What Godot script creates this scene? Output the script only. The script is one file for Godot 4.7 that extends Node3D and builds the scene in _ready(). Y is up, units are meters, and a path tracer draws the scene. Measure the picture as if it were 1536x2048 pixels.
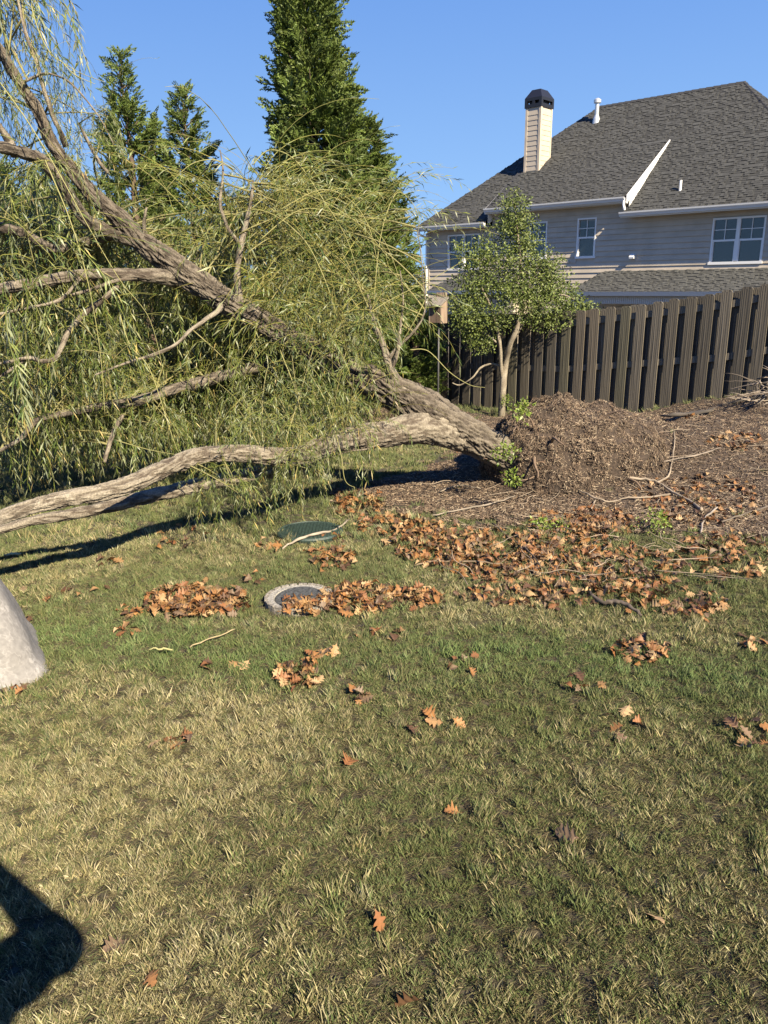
extends Node3D
# A fallen willow across a lawn, with a mulch bed, a board fence and a two-storey house behind it.

const F := 1547.0                      # focal length in pixels of the 1536x2048 photograph
const BASE := Color(0.906, 0.906, 0.906)  # 0.8 linear, times the vertex colours
const EYE := Vector3(0, 1.6, 0)
var cb: Basis
var rng := RandomNumberGenerator.new()
var hill := FastNoiseLite.new()
var fine := FastNoiseLite.new()
var barkn := FastNoiseLite.new()
var mats := {}
var noise_tex: Texture2D
var grain_tex: Texture2D
var skeleton := PackedVector3Array()   # points along the willow's limbs
var bed := PackedVector2Array()

# ---------------------------------------------------------------- small helpers
func ss(a: float, b: float, x: float) -> float:
	var t := clampf((x - a) / (b - a), 0.0, 1.0)
	return t * t * (3.0 - 2.0 * t)

func rf(a: float, b: float) -> float:
	return rng.randf_range(a, b)

func rdir() -> Vector3:
	var v := Vector3(rng.randfn(), rng.randfn(), rng.randfn())
	return v.normalized() if v.length() > 1e-4 else Vector3.UP

func at(px: float, py: float, d: float) -> Vector3:      # a photo position at a depth along the view axis
	return EYE + cb * Vector3((px - 768.0) / F, (1024.0 - py) / F, -1.0) * d

func atf(px: float, py: float, dist: float) -> Vector3:  # a photo position at a distance along -z
	var r := cb * Vector3((px - 768.0) / F, (1024.0 - py) / F, -1.0)
	return EYE + r * (dist / -r.z)

func gr(px: float, py: float) -> Vector3:                # where that line meets the ground
	var r := cb * Vector3((px - 768.0) / F, (1024.0 - py) / F, -1.0)
	var s := 1.2
	while s < 40.0:
		var p := EYE + r * s
		if p.y < H(p.x, p.z):
			break
		s += 0.05 if s < 10.0 else 0.2
	for i in 6:
		var a := EYE + r * (s - 0.025)
		s -= 0.0 if a.y > H(a.x, a.z) else 0.025
	var q := EYE + r * s
	return Vector3(q.x, H(q.x, q.z), q.z)

func H(x: float, z: float) -> float:                     # the ground
	var d := -z
	var h := -0.42 * ss(7.0, 12.0, d) - 0.95 * ss(13.5, 23.0, d)
	h += 0.5 * ss(2.6, 5.4, x) * ss(5.5, 9.5, d) * (1.0 - ss(14.0, 22.0, d))
	h += 0.40 * exp(-pow((x - 2.6) / 1.3, 2.0) - pow((z + 6.7) / 0.75, 2.0))
	h += 0.36 * exp(-pow((x - 1.65) / 0.58, 2.0) - pow((z + 6.3) / 0.46, 2.0))
	if d < 25.0:
		h += hill.get_noise_2d(x, z) * (0.02 + 0.035 * ss(4.6, 6.0, d) * ss(0.5, 2.0, x))
	return h

func in_bed(x: float, z: float, wobble := 0.22) -> bool:
	return Geometry2D.is_point_in_polygon(Vector2(x + fine.get_noise_2d(x * 9.0, z * 9.0) * wobble, z + fine.get_noise_2d(x * 9.0 + 70.0, z * 9.0) * wobble), bed)

func lin(r: float, g: float, b: float) -> Color:
	return Color(r, g, b).linear_to_srgb()

func mat(called: String, c: Color, rough := 0.8, vertex := false) -> StandardMaterial3D:
	if mats.has(called):
		return mats[called]
	var m := StandardMaterial3D.new()
	m.resource_name = called
	m.albedo_color = c
	m.roughness = rough
	m.vertex_color_use_as_albedo = vertex
	m.cull_mode = BaseMaterial3D.CULL_DISABLED
	mats[called] = m
	return m

func noise_image(freq: float, lo: float, hi: float, seed_no: int, stretch := 1.0, size := 512) -> ImageTexture:
	var n := FastNoiseLite.new()
	n.seed = seed_no
	n.frequency = freq
	n.fractal_octaves = 5
	var data := PackedByteArray()
	data.resize(size * size)
	for y in size:
		var wy := 0.5 - 0.5 * cos(TAU * y / size)
		for x in size:
			var a := n.get_noise_2d(x, y * stretch)
			var b := n.get_noise_2d(x + size, y * stretch)
			var c := lerpf(b, a, clampf(x * 8.0 / size, 0, 1))
			var v := lo + (hi - lo) * clampf(0.5 + c * 0.9 + 0.0 * wy, 0.0, 1.0)
			data[y * size + x] = int(clampf(v, 0.0, 1.0) * 255.0)
	var im := Image.create_from_data(size, size, false, Image.FORMAT_L8, data)
	return ImageTexture.create_from_image(im)

func textured(m: StandardMaterial3D, tex: Texture2D, sc: Vector3, relief := 0.0, world := false) -> StandardMaterial3D:
	m.albedo_texture = tex
	m.uv1_triplanar = true
	m.uv1_world_triplanar = world
	m.uv1_scale = sc
	if relief > 0.0:
		m.heightmap_enabled = true
		m.heightmap_texture = tex
		m.heightmap_scale = relief
	return m

func begin() -> SurfaceTool:
	var st := SurfaceTool.new()
	st.begin(Mesh.PRIMITIVE_TRIANGLES)
	return st

var taken := {}
func numbered(called: String) -> String:
	if not taken.has(called):
		taken[called] = 0
		return called
	taken[called] += 1
	return "%s_%03d" % [called, taken[called]]

func tag(o: Node, label: String, category := "", group := "", kind := "") -> Node:
	if label: o.set_meta("label", label)
	if category: o.set_meta("category", category)
	if group: o.set_meta("group", group)
	if kind: o.set_meta("kind", kind)
	return o

func thing(called: String, label: String, category: String, where := Vector3.ZERO, group := "") -> Node3D:
	var o := Node3D.new()
	o.name = numbered(called)
	add_child(o)
	o.position = where
	tag(o, label, category, group)
	return o

func put(called: String, mesh: Mesh, m: Material, parent: Node = self, where := Transform3D()) -> MeshInstance3D:
	var o := MeshInstance3D.new()
	o.mesh = mesh
	o.material_override = m
	o.transform = where
	if parent == self:
		o.name = numbered(called)
		add_child(o)
	else:
		var k := 0
		var nm := called
		while parent.has_node(NodePath(nm)):
			k = int(parent.get_meta("n_" + called, 0)) + 1
			parent.set_meta("n_" + called, k)
			nm = "%s_%03d" % [called, k]
		o.name = nm
		parent.add_child(o)
	return o

func build(called: String, st: SurfaceTool, m: Material, parent: Node = self, where := Transform3D()) -> MeshInstance3D:
	st.generate_normals()
	return put(called, st.commit(), m, parent, where)

func scatter(called: String, mesh: Mesh, xf: Array, cols: Array, m: Material, parent: Node) -> MultiMeshInstance3D:
	var mm := MultiMesh.new()
	mm.transform_format = MultiMesh.TRANSFORM_3D
	mm.use_colors = cols.size() > 0
	mm.mesh = mesh
	mm.instance_count = xf.size()
	for i in xf.size():
		mm.set_instance_transform(i, xf[i])
		if cols.size():
			mm.set_instance_color(i, cols[i])
	var o := MultiMeshInstance3D.new()
	o.multimesh = mm
	o.material_override = m
	if parent == self:
		o.name = numbered(called)
		add_child(o)
	else:
		o.name = called
		parent.add_child(o, true)
	o.set_meta("kind", "stuff")
	return o

func quad(st: SurfaceTool, a: Vector3, b: Vector3, c: Vector3, d: Vector3) -> void:
	for v in [a, b, c, a, c, d]:
		st.add_vertex(v)

func hexa(st: SurfaceTool, p: Array) -> void:            # 8 corners: bottom 0-3, top 4-7, both counter-clockwise from above
	st.set_smooth_group(-1)
	quad(st, p[0], p[1], p[2], p[3])
	quad(st, p[7], p[6], p[5], p[4])
	for i in 4:
		var j := (i + 1) % 4
		quad(st, p[i], p[4 + i], p[4 + j], p[j])

func box(st: SurfaceTool, lo: Vector3, hi: Vector3) -> void:
	hexa(st, [Vector3(lo.x, lo.y, hi.z), Vector3(hi.x, lo.y, hi.z), Vector3(hi.x, lo.y, lo.z), Vector3(lo.x, lo.y, lo.z),
		Vector3(lo.x, hi.y, hi.z), Vector3(hi.x, hi.y, hi.z), Vector3(hi.x, hi.y, lo.z), Vector3(lo.x, hi.y, lo.z)])

func bevel_box(st: SurfaceTool, lo: Vector3, hi: Vector3, b: float) -> void:   # chamfered along its upright and level edges
	box(st, lo + Vector3(b, 0, 0), hi - Vector3(b, 0, 0)) if b <= 0.0 else null
	if b > 0.0:
		var poly := PackedVector2Array()
		for c in [[lo.x + b, lo.y], [hi.x - b, lo.y], [hi.x, lo.y + b], [hi.x, hi.y - b], [hi.x - b, hi.y], [lo.x + b, hi.y], [lo.x, hi.y - b], [lo.x, lo.y + b]]:
			poly.append(Vector2(c[0], c[1]))
		prism(st, poly, lo.z, hi.z)

func prism(st: SurfaceTool, poly: PackedVector2Array, z0: float, z1: float) -> void:
	st.set_smooth_group(-1)
	var idx := Geometry2D.triangulate_polygon(poly)
	for i in range(0, idx.size(), 3):
		for k in [0, 1, 2]:
			st.add_vertex(Vector3(poly[idx[i + k]].x, poly[idx[i + k]].y, z1))
		for k in [0, 2, 1]:
			st.add_vertex(Vector3(poly[idx[i + k]].x, poly[idx[i + k]].y, z0))
	for i in poly.size():
		var a := poly[i]
		var b := poly[(i + 1) % poly.size()]
		quad(st, Vector3(a.x, a.y, z0), Vector3(a.x, a.y, z1), Vector3(b.x, b.y, z1), Vector3(b.x, b.y, z0))

func smooth_path(pts: Array, per: int) -> Array:         # Catmull-Rom through [Vector3, radius] pairs
	var out := []
	for i in pts.size() - 1:
		var a = pts[maxi(i - 1, 0)]
		var b = pts[i]
		var c = pts[i + 1]
		var d = pts[mini(i + 2, pts.size() - 1)]
		for k in per:
			var t := float(k) / per
			var p: Vector3 = b[0].cubic_interpolate(c[0], a[0], d[0], t)
			out.append([p, lerpf(b[1], c[1], t)])
	out.append(pts[-1])
	return out

func tube(st: SurfaceTool, path: Array, sides: int, color := Color.WHITE, color2 := Color.WHITE, bark := 0.0, offset := 0.0) -> void:
	var n := path.size()
	var prev := Vector3.UP
	var rings := []
	var colors := []
	var run := offset
	st.set_smooth_group(0)
	for i in n:
		var p: Vector3 = path[i][0]
		var q: Vector3 = path[mini(i + 1, n - 1)][0] - path[maxi(i - 1, 0)][0]
		var t := q.normalized()
		var u := prev - t * prev.dot(t)
		if u.length() < 0.01:
			u = t.cross(Vector3.RIGHT)
		u = u.normalized()
		prev = u
		var v := t.cross(u)
		if i > 0:
			run += p.distance_to(path[i - 1][0])
		var ring := PackedVector3Array()
		var rc := PackedColorArray()
		var r: float = path[i][1]
		for k in sides:
			var a := TAU * k / sides
			var rr := r
			var c := color
			if bark > 0.0:
				var m := 0.062
				var wz := run * 4.2
				var f := absf(barkn.get_noise_3d(cos(a) * r / m * 7.0, sin(a) * r / m * 7.0, wz * 7.0))
				var g := absf(barkn.get_noise_3d(cos(a) * r / m * 15.0 + 40.0, sin(a) * r / m * 15.0, wz * 16.0))
				var furrow := minf(1.0, pow(1.0 - minf(f * 2.2, 1.0), 1.5) * 0.95 + pow(1.0 - minf(g * 2.8, 1.0), 2.0) * 0.4)
				var lump := barkn.get_noise_3d(cos(a) * 1.3 + 9.0, sin(a) * 1.3, run * 3.0)
				rr = r * (1.0 + 0.09 * lump) - minf(bark, r * 0.26) * (furrow - 0.3)
				c = color.lerp(color2, clampf(furrow * 1.0 + 0.35 * barkn.get_noise_3d(p.x * 5.0, p.y * 5.0, p.z * 5.0 + a), 0.0, 1.0))
			ring.append(p + (u * cos(a) + v * sin(a)) * rr)
			rc.append(c)
		rings.append(ring)
		colors.append(rc)
	if sides >= 20:
		for i in n:
			for k in sides:
				st.set_color(colors[i][k])
				st.add_vertex(rings[i][k])
		for i in n - 1:
			for k in sides:
				var j := (k + 1) % sides
				for e in [i * sides + k, (i + 1) * sides + k, (i + 1) * sides + j, i * sides + k, (i + 1) * sides + j, i * sides + j]:
					st.add_index(e)
		for e in [0, n - 1]:
			for k in range(1, sides - 1):
				for w in ([0, k, k + 1] if e == 0 else [0, k + 1, k]):
					st.add_index(e * sides + w)
		return
	for i in n - 1:
		for k in sides:
			var j := (k + 1) % sides
			for e in [[i, k], [i + 1, k], [i + 1, j], [i, k], [i + 1, j], [i, j]]:
				st.set_color(colors[e[0]][e[1]])
				st.add_vertex(rings[e[0]][e[1]])
	for e in [0, n - 1]:
		for k in sides:
			for w in ([k, (k + 1) % sides, -1] if e == 0 else [(k + 1) % sides, k, -1]):
				st.set_color(colors[e][maxi(w, 0)])
				st.add_vertex(path[e][0] if w < 0 else rings[e][w])

func lathe(st: SurfaceTool, prof: Array, sides: int, squash := Vector2.ONE) -> void:   # prof: [radius, height]
	st.set_smooth_group(-1)
	for i in prof.size() - 1:
		for k in sides:
			var a := TAU * k / sides
			var b := TAU * (k + 1) / sides
			var q := []
			for e in [[i, a], [i + 1, a], [i + 1, b], [i, b]]:
				q.append(Vector3(cos(e[1]) * prof[e[0]][0] * squash.x, prof[e[0]][1], sin(e[1]) * prof[e[0]][0] * squash.y))
			quad(st, q[0], q[1], q[2], q[3])

func leaf(st: SurfaceTool, p: Vector3, dir: Vector3, side: Vector3, length: float, width: float, sag: float, c: Color) -> void:
	var m := p + dir * length * 0.42 + side.cross(dir) * width * 0.25
	var tip := p + dir * length - Vector3(0, sag * length, 0)
	var l := m + side * width * 0.5
	var r := m - side * width * 0.5
	st.set_color(c)
	for v in [p, l, r, l, tip, r]:
		st.add_vertex(v)

# ---------------------------------------------------------------- the scene
func _ready() -> void:
	rng.seed = 4711
	var cam := Camera3D.new()
	cam.name = "camera"
	cam.rotation_degrees = Vector3(-16.5, 0, -0.7)
	cam.position = EYE
	cam.fov = 67.0
	cam.far = 2000.0
	cam.near = 0.03
	add_child(cam)
	cam.current = true
	cb = cam.transform.basis
	var env := Environment.new()
	env.background_mode = Environment.BG_SKY
	var sm := ProceduralSkyMaterial.new()
	sm.sky_top_color = lin(0.008, 0.058, 0.250)
	sm.sky_horizon_color = lin(0.145, 0.250, 0.390)
	sm.sky_curve = 0.25
	sm.ground_bottom_color = Color(0.25, 0.24, 0.18)
	sm.ground_horizon_color = Color(0.4, 0.4, 0.33)
	sm.sun_angle_max = 20.0
	var sky := Sky.new()
	sky.sky_material = sm
	env.sky = sky
	env.tonemap_mode = Environment.TONE_MAPPER_LINEAR
	env.tonemap_exposure = 2.75
	env.sdfgi_enabled = true
	env.ssao_enabled = true
	env.ssil_enabled = true
	var we := WorldEnvironment.new()
	we.name = "world_environment"
	we.environment = env
	add_child(we)
	var sun := DirectionalLight3D.new()
	sun.name = "sun"
	var el := deg_to_rad(36.0)
	var sun_dir := Vector3(-0.545 * cos(el), -sin(el), -0.837 * cos(el))
	sun.basis = Basis.looking_at(sun_dir, Vector3.UP)
	sun.light_energy = 1.6
	sun.light_color = Color(1.0, 0.935, 0.82)
	sun.light_angular_distance = 0.5
	sun.shadow_enabled = true
	add_child(sun)

	hill.seed = 5
	hill.frequency = 0.9
	hill.fractal_octaves = 3
	fine.seed = 9
	fine.frequency = 0.35
	barkn.seed = 21
	barkn.frequency = 0.16
	barkn.fractal_octaves = 2
	barkn.domain_warp_enabled = true
	barkn.domain_warp_amplitude = 4.0
	noise_tex = noise_image(0.02, 0.6, 1.0, 3)
	grain_tex = noise_image(0.05, 0.6, 1.0, 8, 0.06)
	for p in [[-0.35, -6.0], [0.0, -5.45], [0.5, -5.1], [1.3, -4.95], [2.0, -4.75], [3.2, -4.6], [9.0, -4.6], [9.0, -7.0], [-2.5, -15.0], [-2.2, -12.5], [0.4, -9.4], [0.75, -7.4], [0.3, -6.5]]:
		bed.append(Vector2(p[0], p[1]))

	ground()
	house()
	fence()
	cypresses()
	willow()
	holly()
	yard_things()
	mulch()
	grass()
	oak_leaves()
	sticks()
	photographer()

# ---------------------------------------------------------------- ground
func ground() -> void:
	var xs := []
	var zs := []
	var x := -9.0
	while x <= 9.0:
		xs.append(x)
		x += 0.12
	var z := 1.6
	while z >= -15.0:
		zs.append(z)
		z -= 0.12
	var step := 0.5
	while xs[-1] < 900.0:
		xs.append(xs[-1] + step)
		xs.push_front(xs[0] - step)
		zs.append(zs[-1] - step)
		zs.push_front(zs[0] + step)
		step *= 1.35
	var st := begin()
	for v in zs:
		for u in xs:
			st.add_vertex(Vector3(u, H(u, v), v))
	var w := xs.size()
	for j in zs.size() - 1:
		for i in w - 1:
			var a := j * w + i
			for k in [a, a + w, a + 1, a + 1, a + w, a + w + 1]:
				st.add_index(k)
	var m := mat("soil and thatch", lin(0.075, 0.062, 0.037), 0.95)
	textured(m, noise_tex, Vector3(1.7, 1.7, 1.7), 1.5, true)
	tag(build("lawn_ground", st, m), "", "", "", "structure")
	# the mulch bed is a sheet of its own a little above
	st = begin()
	var c := 0.07
	for j in range(0, 160):
		for i in range(0, 175):
			var x0 := -2.8 + i * c
			var z0 := -4.2 - j * c
			if in_bed(x0 + c / 2, z0 + c / 2):
				var q := []
				for e in [[0, 0], [0, 1], [1, 1], [1, 0]]:
					var xx: float = x0 + e[0] * c
					var zz: float = z0 - e[1] * c
					q.append(Vector3(xx, H(xx, zz) + 0.008 + 0.012 * (fine.get_noise_2d(xx * 60.0, zz * 60.0) + 0.6), zz))
				quad(st, q[0], q[1], q[2], q[3])
	var mb := mat("dark mulch", lin(0.068, 0.048, 0.034), 0.95)
	textured(mb, noise_tex, Vector3(3, 3, 3), 2.0, true)
	tag(build("mulch_bed", st, mb), "", "", "", "structure")

# ---------------------------------------------------------------- house
func house() -> void:
	var base := -1.4
	var h := thing("house", "two storey beige lap siding house with dark grey hip roof behind the fence", "house", Vector3(2.12, base, -36.26))
	h.rotation.y = -deg_to_rad(43.0)
	# local: x along the wall towards the right, y up, z out of the wall
	var siding := textured(mat("siding", lin(0.50, 0.435, 0.345), 0.7), noise_image(0.01, 0.9, 1.0, 12, 0.3, 256), Vector3(0.4, 1.5, 0.4))
	var trim := mat("white trim", lin(0.74, 0.74, 0.72), 0.5)
	var gut := mat("gutter metal", lin(0.62, 0.62, 0.6), 0.4)
	var dark := mat("dark interior", lin(0.05, 0.05, 0.055), 0.9)
	var soffit := mat("soffit", lin(0.5, 0.48, 0.44), 0.8)
	var shade := mat("roof deck", lin(0.03, 0.03, 0.032), 0.95)
	var glass := mat("window glass", Color(0.10, 0.16, 0.16, 0.12), 0.03)
	glass.transparency = BaseMaterial3D.TRANSPARENCY_ALPHA
	glass.metallic_specular = 0.6
	var screen := mat("window screen", lin(0.016, 0.021, 0.021), 0.9)
	var L := 16.3
	var W := 10.3
	var o := -base                       # world height to local height
	var wins := [[1.12, 2.80, 2.13, 3.54, 2], [5.25, 6.05, 2.46, 3.83, 1], [7.36, 8.15, 2.45, 3.85, 1], [12.46, 14.17, 2.11, 3.55, 2]]
	# solid walls behind the boards, with openings
	var wall := Node3D.new()
	wall.name = "wall"
	h.add_child(wall)
	var st := begin()
	var cuts := [0.0]
	for w in wins:
		cuts.append(w[0])
		cuts.append(w[1])
	cuts.append(L)
	for i in range(0, cuts.size() - 1):
		if i % 2 == 0:
			box(st, Vector3(cuts[i], 0, -0.2), Vector3(cuts[i + 1], 3.78 + o, 0))
		else:
			var w = wins[i / 2]
			box(st, Vector3(w[0], 0, -0.2), Vector3(w[1], w[2] + o, 0))
			if w[3] + 0.01 < 3.78: box(st, Vector3(w[0], w[3] + o, -0.2), Vector3(w[1], 3.78 + o, 0))
	box(st, Vector3(0, 0, -W), Vector3(0.2, 3.9 + o, -0.2))
	box(st, Vector3(L - 0.2, 0, -W), Vector3(L, 3.9 + o, -0.2))
	box(st, Vector3(0.2, 0, -W), Vector3(L - 0.2, 3.9 + o, -W + 0.2))
	box(st, Vector3(3.42, 3.86 + o, -0.2), Vector3(9.40, 4.24 + o, 0))
	build("wall_sheathing", st, siding, wall)
	st = begin()
	box(st, Vector3(0.2, 2.0 + o - 0.3, -W + 0.2), Vector3(L - 0.2, 2.0 + o - 0.2, -0.2))
	box(st, Vector3(0.2, 0.05, -3.0), Vector3(L - 0.2, 3.9 + o, -2.9))
	build("room_partition", st, dark, wall)
	# lap boards, one by one
	var lap := 0.19
	var row := 0
	var y := 0.55
	while y < 4.2:
		var spans := [[0.0, L]]
		for w in wins:
			if y + lap > w[2] - 0.02 and y < w[3] + 0.02:
				var cut := []
				for s in spans:
					if w[0] > s[0] and w[1] < s[1]:
						cut.append([s[0], w[0]])
						cut.append([w[1], s[1]])
					else:
						cut.append(s)
				spans = cut
		if y > 3.68:
			spans = [[3.44, 9.39]]
		for s in spans:
			var s0: float = s[0] + (0.1 if s[0] == 0.0 else 0.0)
			var s1: float = s[1]
			var e := begin()
			var y0 := y + o
			var y1 := y + lap + 0.015 + o
			hexa(e, [Vector3(s0, y0, 0.046), Vector3(s1, y0, 0.046), Vector3(s1, y0, 0.002), Vector3(s0, y0, 0.002),
				Vector3(s0, y1, 0.010), Vector3(s1, y1, 0.010), Vector3(s1, y1, 0.002), Vector3(s0, y1, 0.002)])
			build("siding_board", e, siding, wall)
		y += lap
		row += 1
	st = begin()
	box(st, Vector3(-0.03, 0, -0.1), Vector3(0.1, 3.76 + o, 0.052))
	build("corner_board", st, siding, wall)
	# windows
	for w in wins:
		var holder := Node3D.new()
		holder.name = "window" if not h.has_node("window") else "window_%03d" % wins.find(w)
		h.add_child(holder)
		var a: float = w[0]
		var b: float = w[1]
		var c: float = w[2] + o
		var d: float = w[3] + o
		var fr := begin()
		var t := 0.055
		box(fr, Vector3(a, c, -0.06), Vector3(a + t, d, 0.05))
		box(fr, Vector3(b - t, c, -0.06), Vector3(b, d, 0.05))
		box(fr, Vector3(a + t, d - t, -0.06), Vector3(b - t, d, 0.05))
		box(fr, Vector3(a - 0.03, c - 0.05, -0.06), Vector3(b + 0.03, c + t * 0.7, 0.065))
		build("frame", fr, trim, holder)
		var bays: int = w[4]
		var bw := (b - a - 2 * t) / bays
		for k in bays:
			var l := a + t + bw * k
			var r := l + bw
			if k > 0:
				var mu := begin()
				box(mu, Vector3(l - 0.06, c + t, -0.05), Vector3(l + 0.06, d - t, 0.046))
				build("mullion", mu, trim, holder)
			l += 0.0 if k == 0 else 0.06
			r -= 0.0 if k == bays - 1 else 0.06
			var mid := (c + d) / 2
			var sash := begin()
			box(sash, Vector3(l, mid - 0.03, -0.04), Vector3(r, mid + 0.03, 0.03))
			box(sash, Vector3(l, c + t * 0.7, -0.04), Vector3(l + 0.03, mid - 0.03, 0.02))
			box(sash, Vector3(r - 0.03, c + t * 0.7, -0.04), Vector3(r, mid - 0.03, 0.02))
			build("sash", sash, trim, holder)
			var bars := begin()
			box(bars, Vector3((l + r) / 2 - 0.011, mid + 0.03, -0.012), Vector3((l + r) / 2 + 0.011, d - t, 0.012))
			box(bars, Vector3(l, (mid + d) / 2 - 0.03, -0.010), Vector3(r, (mid + d) / 2 - 0.008, 0.010))
			build("grille", bars, trim, holder)
			var pane := begin()
			box(pane, Vector3(l, mid + 0.03, -0.024), Vector3(r, d - t, -0.018))
			build("pane", pane, glass, holder)
			var low := begin()
			box(low, Vector3(l + 0.03, c + t * 0.7, -0.034), Vector3(r - 0.03, mid - 0.03, -0.028))
			build("pane", low, glass, holder)
			var sc := begin()
			box(sc, Vector3(l + 0.03, c + t * 0.7, -0.060), Vector3(r - 0.03, mid - 0.03, -0.052))
			build("insect_screen", sc, screen, holder)
	# the roof: a hip with a raised lower-pitched section over the middle
	var roof := Node3D.new()
	roof.name = "roof"
	h.add_child(roof)
	var e0 := 0.5
	var ye := 3.92 + o
	var yr := 8.68 + o
	var A := Vector3(-0.25, ye, e0)
	var B := Vector3(L + 0.25, ye, e0)
	var Cc := Vector3(11.1, yr, -5.15)
	var D := Vector3(5.2, yr, -5.15)
	var Eb := Vector3(L + 0.25, ye, -W - e0)
	var Fb := Vector3(-0.25, ye, -W - e0)
	var deck := begin()
	deck.set_smooth_group(-1)
	var lift := (yr - ye) / (e0 + 5.15)
	var A1 := Vector3(3.4, ye, e0)
	var A2 := Vector3(3.4, ye + lift * 2.9, e0 - 2.9)
	var B1 := Vector3(9.42, ye, e0)
	var B2 := Vector3(9.42, ye + lift * 2.9, e0 - 2.9)
	quad(deck, A, A1, A2, A + Vector3(2.9, lift * 2.9, -2.9))
	quad(deck, B1, B, B + Vector3(-2.9, lift * 2.9, -2.9), B2)
	quad(deck, A + Vector3(2.9, lift * 2.9, -2.9), B + Vector3(-2.9, lift * 2.9, -2.9), Cc, D)
	quad(deck, Eb, Fb, D, Cc)
	for tri in [[B, Eb, Cc], [Fb, A, D]]:
		for v in tri: deck.add_vertex(v)
	build("roof_deck", deck, shade, roof)
	var sof := begin()
	box(sof, Vector3(-0.25, ye - 0.16, -0.25), Vector3(3.36, ye - 0.12, e0 - 0.03))
	box(sof, Vector3(9.46, ye - 0.16, -0.25), Vector3(L + 0.25, ye - 0.12, e0 - 0.03))
	box(sof, Vector3(-0.25, ye - 0.165, -W - e0), Vector3(L + 0.25, ye - 0.125, -0.254))
	build("soffit", sof, soffit, roof)
	var cov := []
	var tint := []
	shingle(cov, tint, [A, B, Cc, D], Vector3(1, 0, 0))
	shingle(cov, tint, [Fb, A, D], Vector3(0, 0, 1))
	shingle(cov, tint, [B, Eb, Cc], Vector3(0, 0, -1))
	# raised middle section
	var kept := []
	var kept_tint := []
	for i in cov.size():
		var q: Vector3 = cov[i].origin
		if q.x > 3.32 and q.x < 9.5 and q.z > -2.45 and q.z < e0 + 0.2: continue
		kept.append(cov[i])
		kept_tint.append(tint[i])
	cov = kept
	tint = kept_tint
	var m0 := 3.4
	var m1 := 9.42
	var ym := 4.44 + o
	var mz := -2.62
	var mt := ye + (yr - ye) * (e0 - mz) / (e0 + 5.15) + 0.03
	var M := [Vector3(m0, ym, e0), Vector3(m1, ym, e0), Vector3(m1, mt, mz), Vector3(m0, mt, mz)]
	var dk := begin()
	hexa(dk, [M[0] - Vector3(0, 0.05, 0), M[1] - Vector3(0, 0.05, 0), M[2] - Vector3(0, 0.05, 0), M[3] - Vector3(0, 0.05, 0), M[0], M[1], M[2], M[3]])
	build("roof_deck", dk, shade, roof)
	shingle(cov, tint, M, Vector3(1, 0, 0))
	for xx in [m0, m1]:                  # the tapering white rake boards that close its ends
		var rk := begin()
		var s0: float = xx - (0.03 if xx == m0 else -0.08)
		var s1: float = xx + (0.02 if xx == m0 else 0.13)
		var lowf := Vector3(0, ye - 0.02, e0 - 0.06)
		var up0 := 0.035 if xx == m1 else -0.03
		var p := PackedVector2Array([Vector2(-(e0 + 0.02), ym - 0.22), Vector2(-(e0 + 0.02), ym + up0), Vector2(-mz, mt + up0), Vector2(-mz - 0.1, mt - 0.12)])
		var lo := []
		var hi := []
		for q in p:
			lo.append(Vector3(s0, q.y, -q.x))
			hi.append(Vector3(s1, q.y, -q.x))
		rk.set_smooth_group(-1)
		quad(rk, lo[0], lo[1], lo[2], lo[3])
		quad(rk, hi[3], hi[2], hi[1], hi[0])
		for i in 4:
			var j := (i + 1) % 4
			quad(rk, lo[i], hi[i], hi[j], lo[j])
		build("rake_board", rk, trim, roof)
		var ck := begin()                # cheek below it
		hexa(ck, [Vector3(s0 + 0.012, ye - 0.1, 0.3), Vector3(s1 - 0.012, ye - 0.1, 0.3), Vector3(s1 - 0.012, ye + 1.6, -2.4), Vector3(s0 + 0.012, ye + 1.6, -2.4), Vector3(s0 + 0.012, ym + 0.05, 0.3), Vector3(s1 - 0.012, ym + 0.05, 0.3), Vector3(s1 - 0.012, mt - 0.16, -2.4), Vector3(s0 + 0.012, mt - 0.16, -2.4)])
		build("cheek_wall", ck, trim, roof)
	var sh := begin()
	box(sh, Vector3(-0.16, -0.010, -0.09), Vector3(0.16, 0.008, 0.09))
	sh.generate_normals()
	var sm := mat("asphalt shingle", BASE, 0.95, true)
	var bump := noise_image(0.2, 0.7, 1.0, 31, 1.0, 256)
	textured(sm, bump, Vector3(6, 6, 6))
	scatter("shingle", sh.commit(), cov, tint, sm, roof)
	# caps along ridge and hips
	var capm := mat("ridge shingle", lin(0.028, 0.029, 0.032), 0.95)
	for seg in [[D, Cc], [A, D], [B, Cc]]:
		var n := int(seg[0].distance_to(seg[1]) / 0.28)
		var cp := begin()
		var dirv: Vector3 = (seg[1] - seg[0]).normalized()
		var sidev := dirv.cross(Vector3.UP).normalized()
		var upv := sidev.cross(dirv)
		for i in n:
			var p0: Vector3 = seg[0].lerp(seg[1], float(i) / n)
			var p1: Vector3 = seg[0].lerp(seg[1], (i + 1.12) / n)
			var wv := sidev * 0.13
			hexa(cp, [p0 + wv - upv * 0.05, p1 + wv - upv * 0.07, p1 - wv - upv * 0.07, p0 - wv - upv * 0.05,
				p0 + sidev * 0.05 + upv * 0.045, p1 + sidev * 0.05 + upv * 0.025, p1 - sidev * 0.05 + upv * 0.025, p0 - sidev * 0.05 + upv * 0.045])
		build("ridge_cap", cp, capm, roof)
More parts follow.
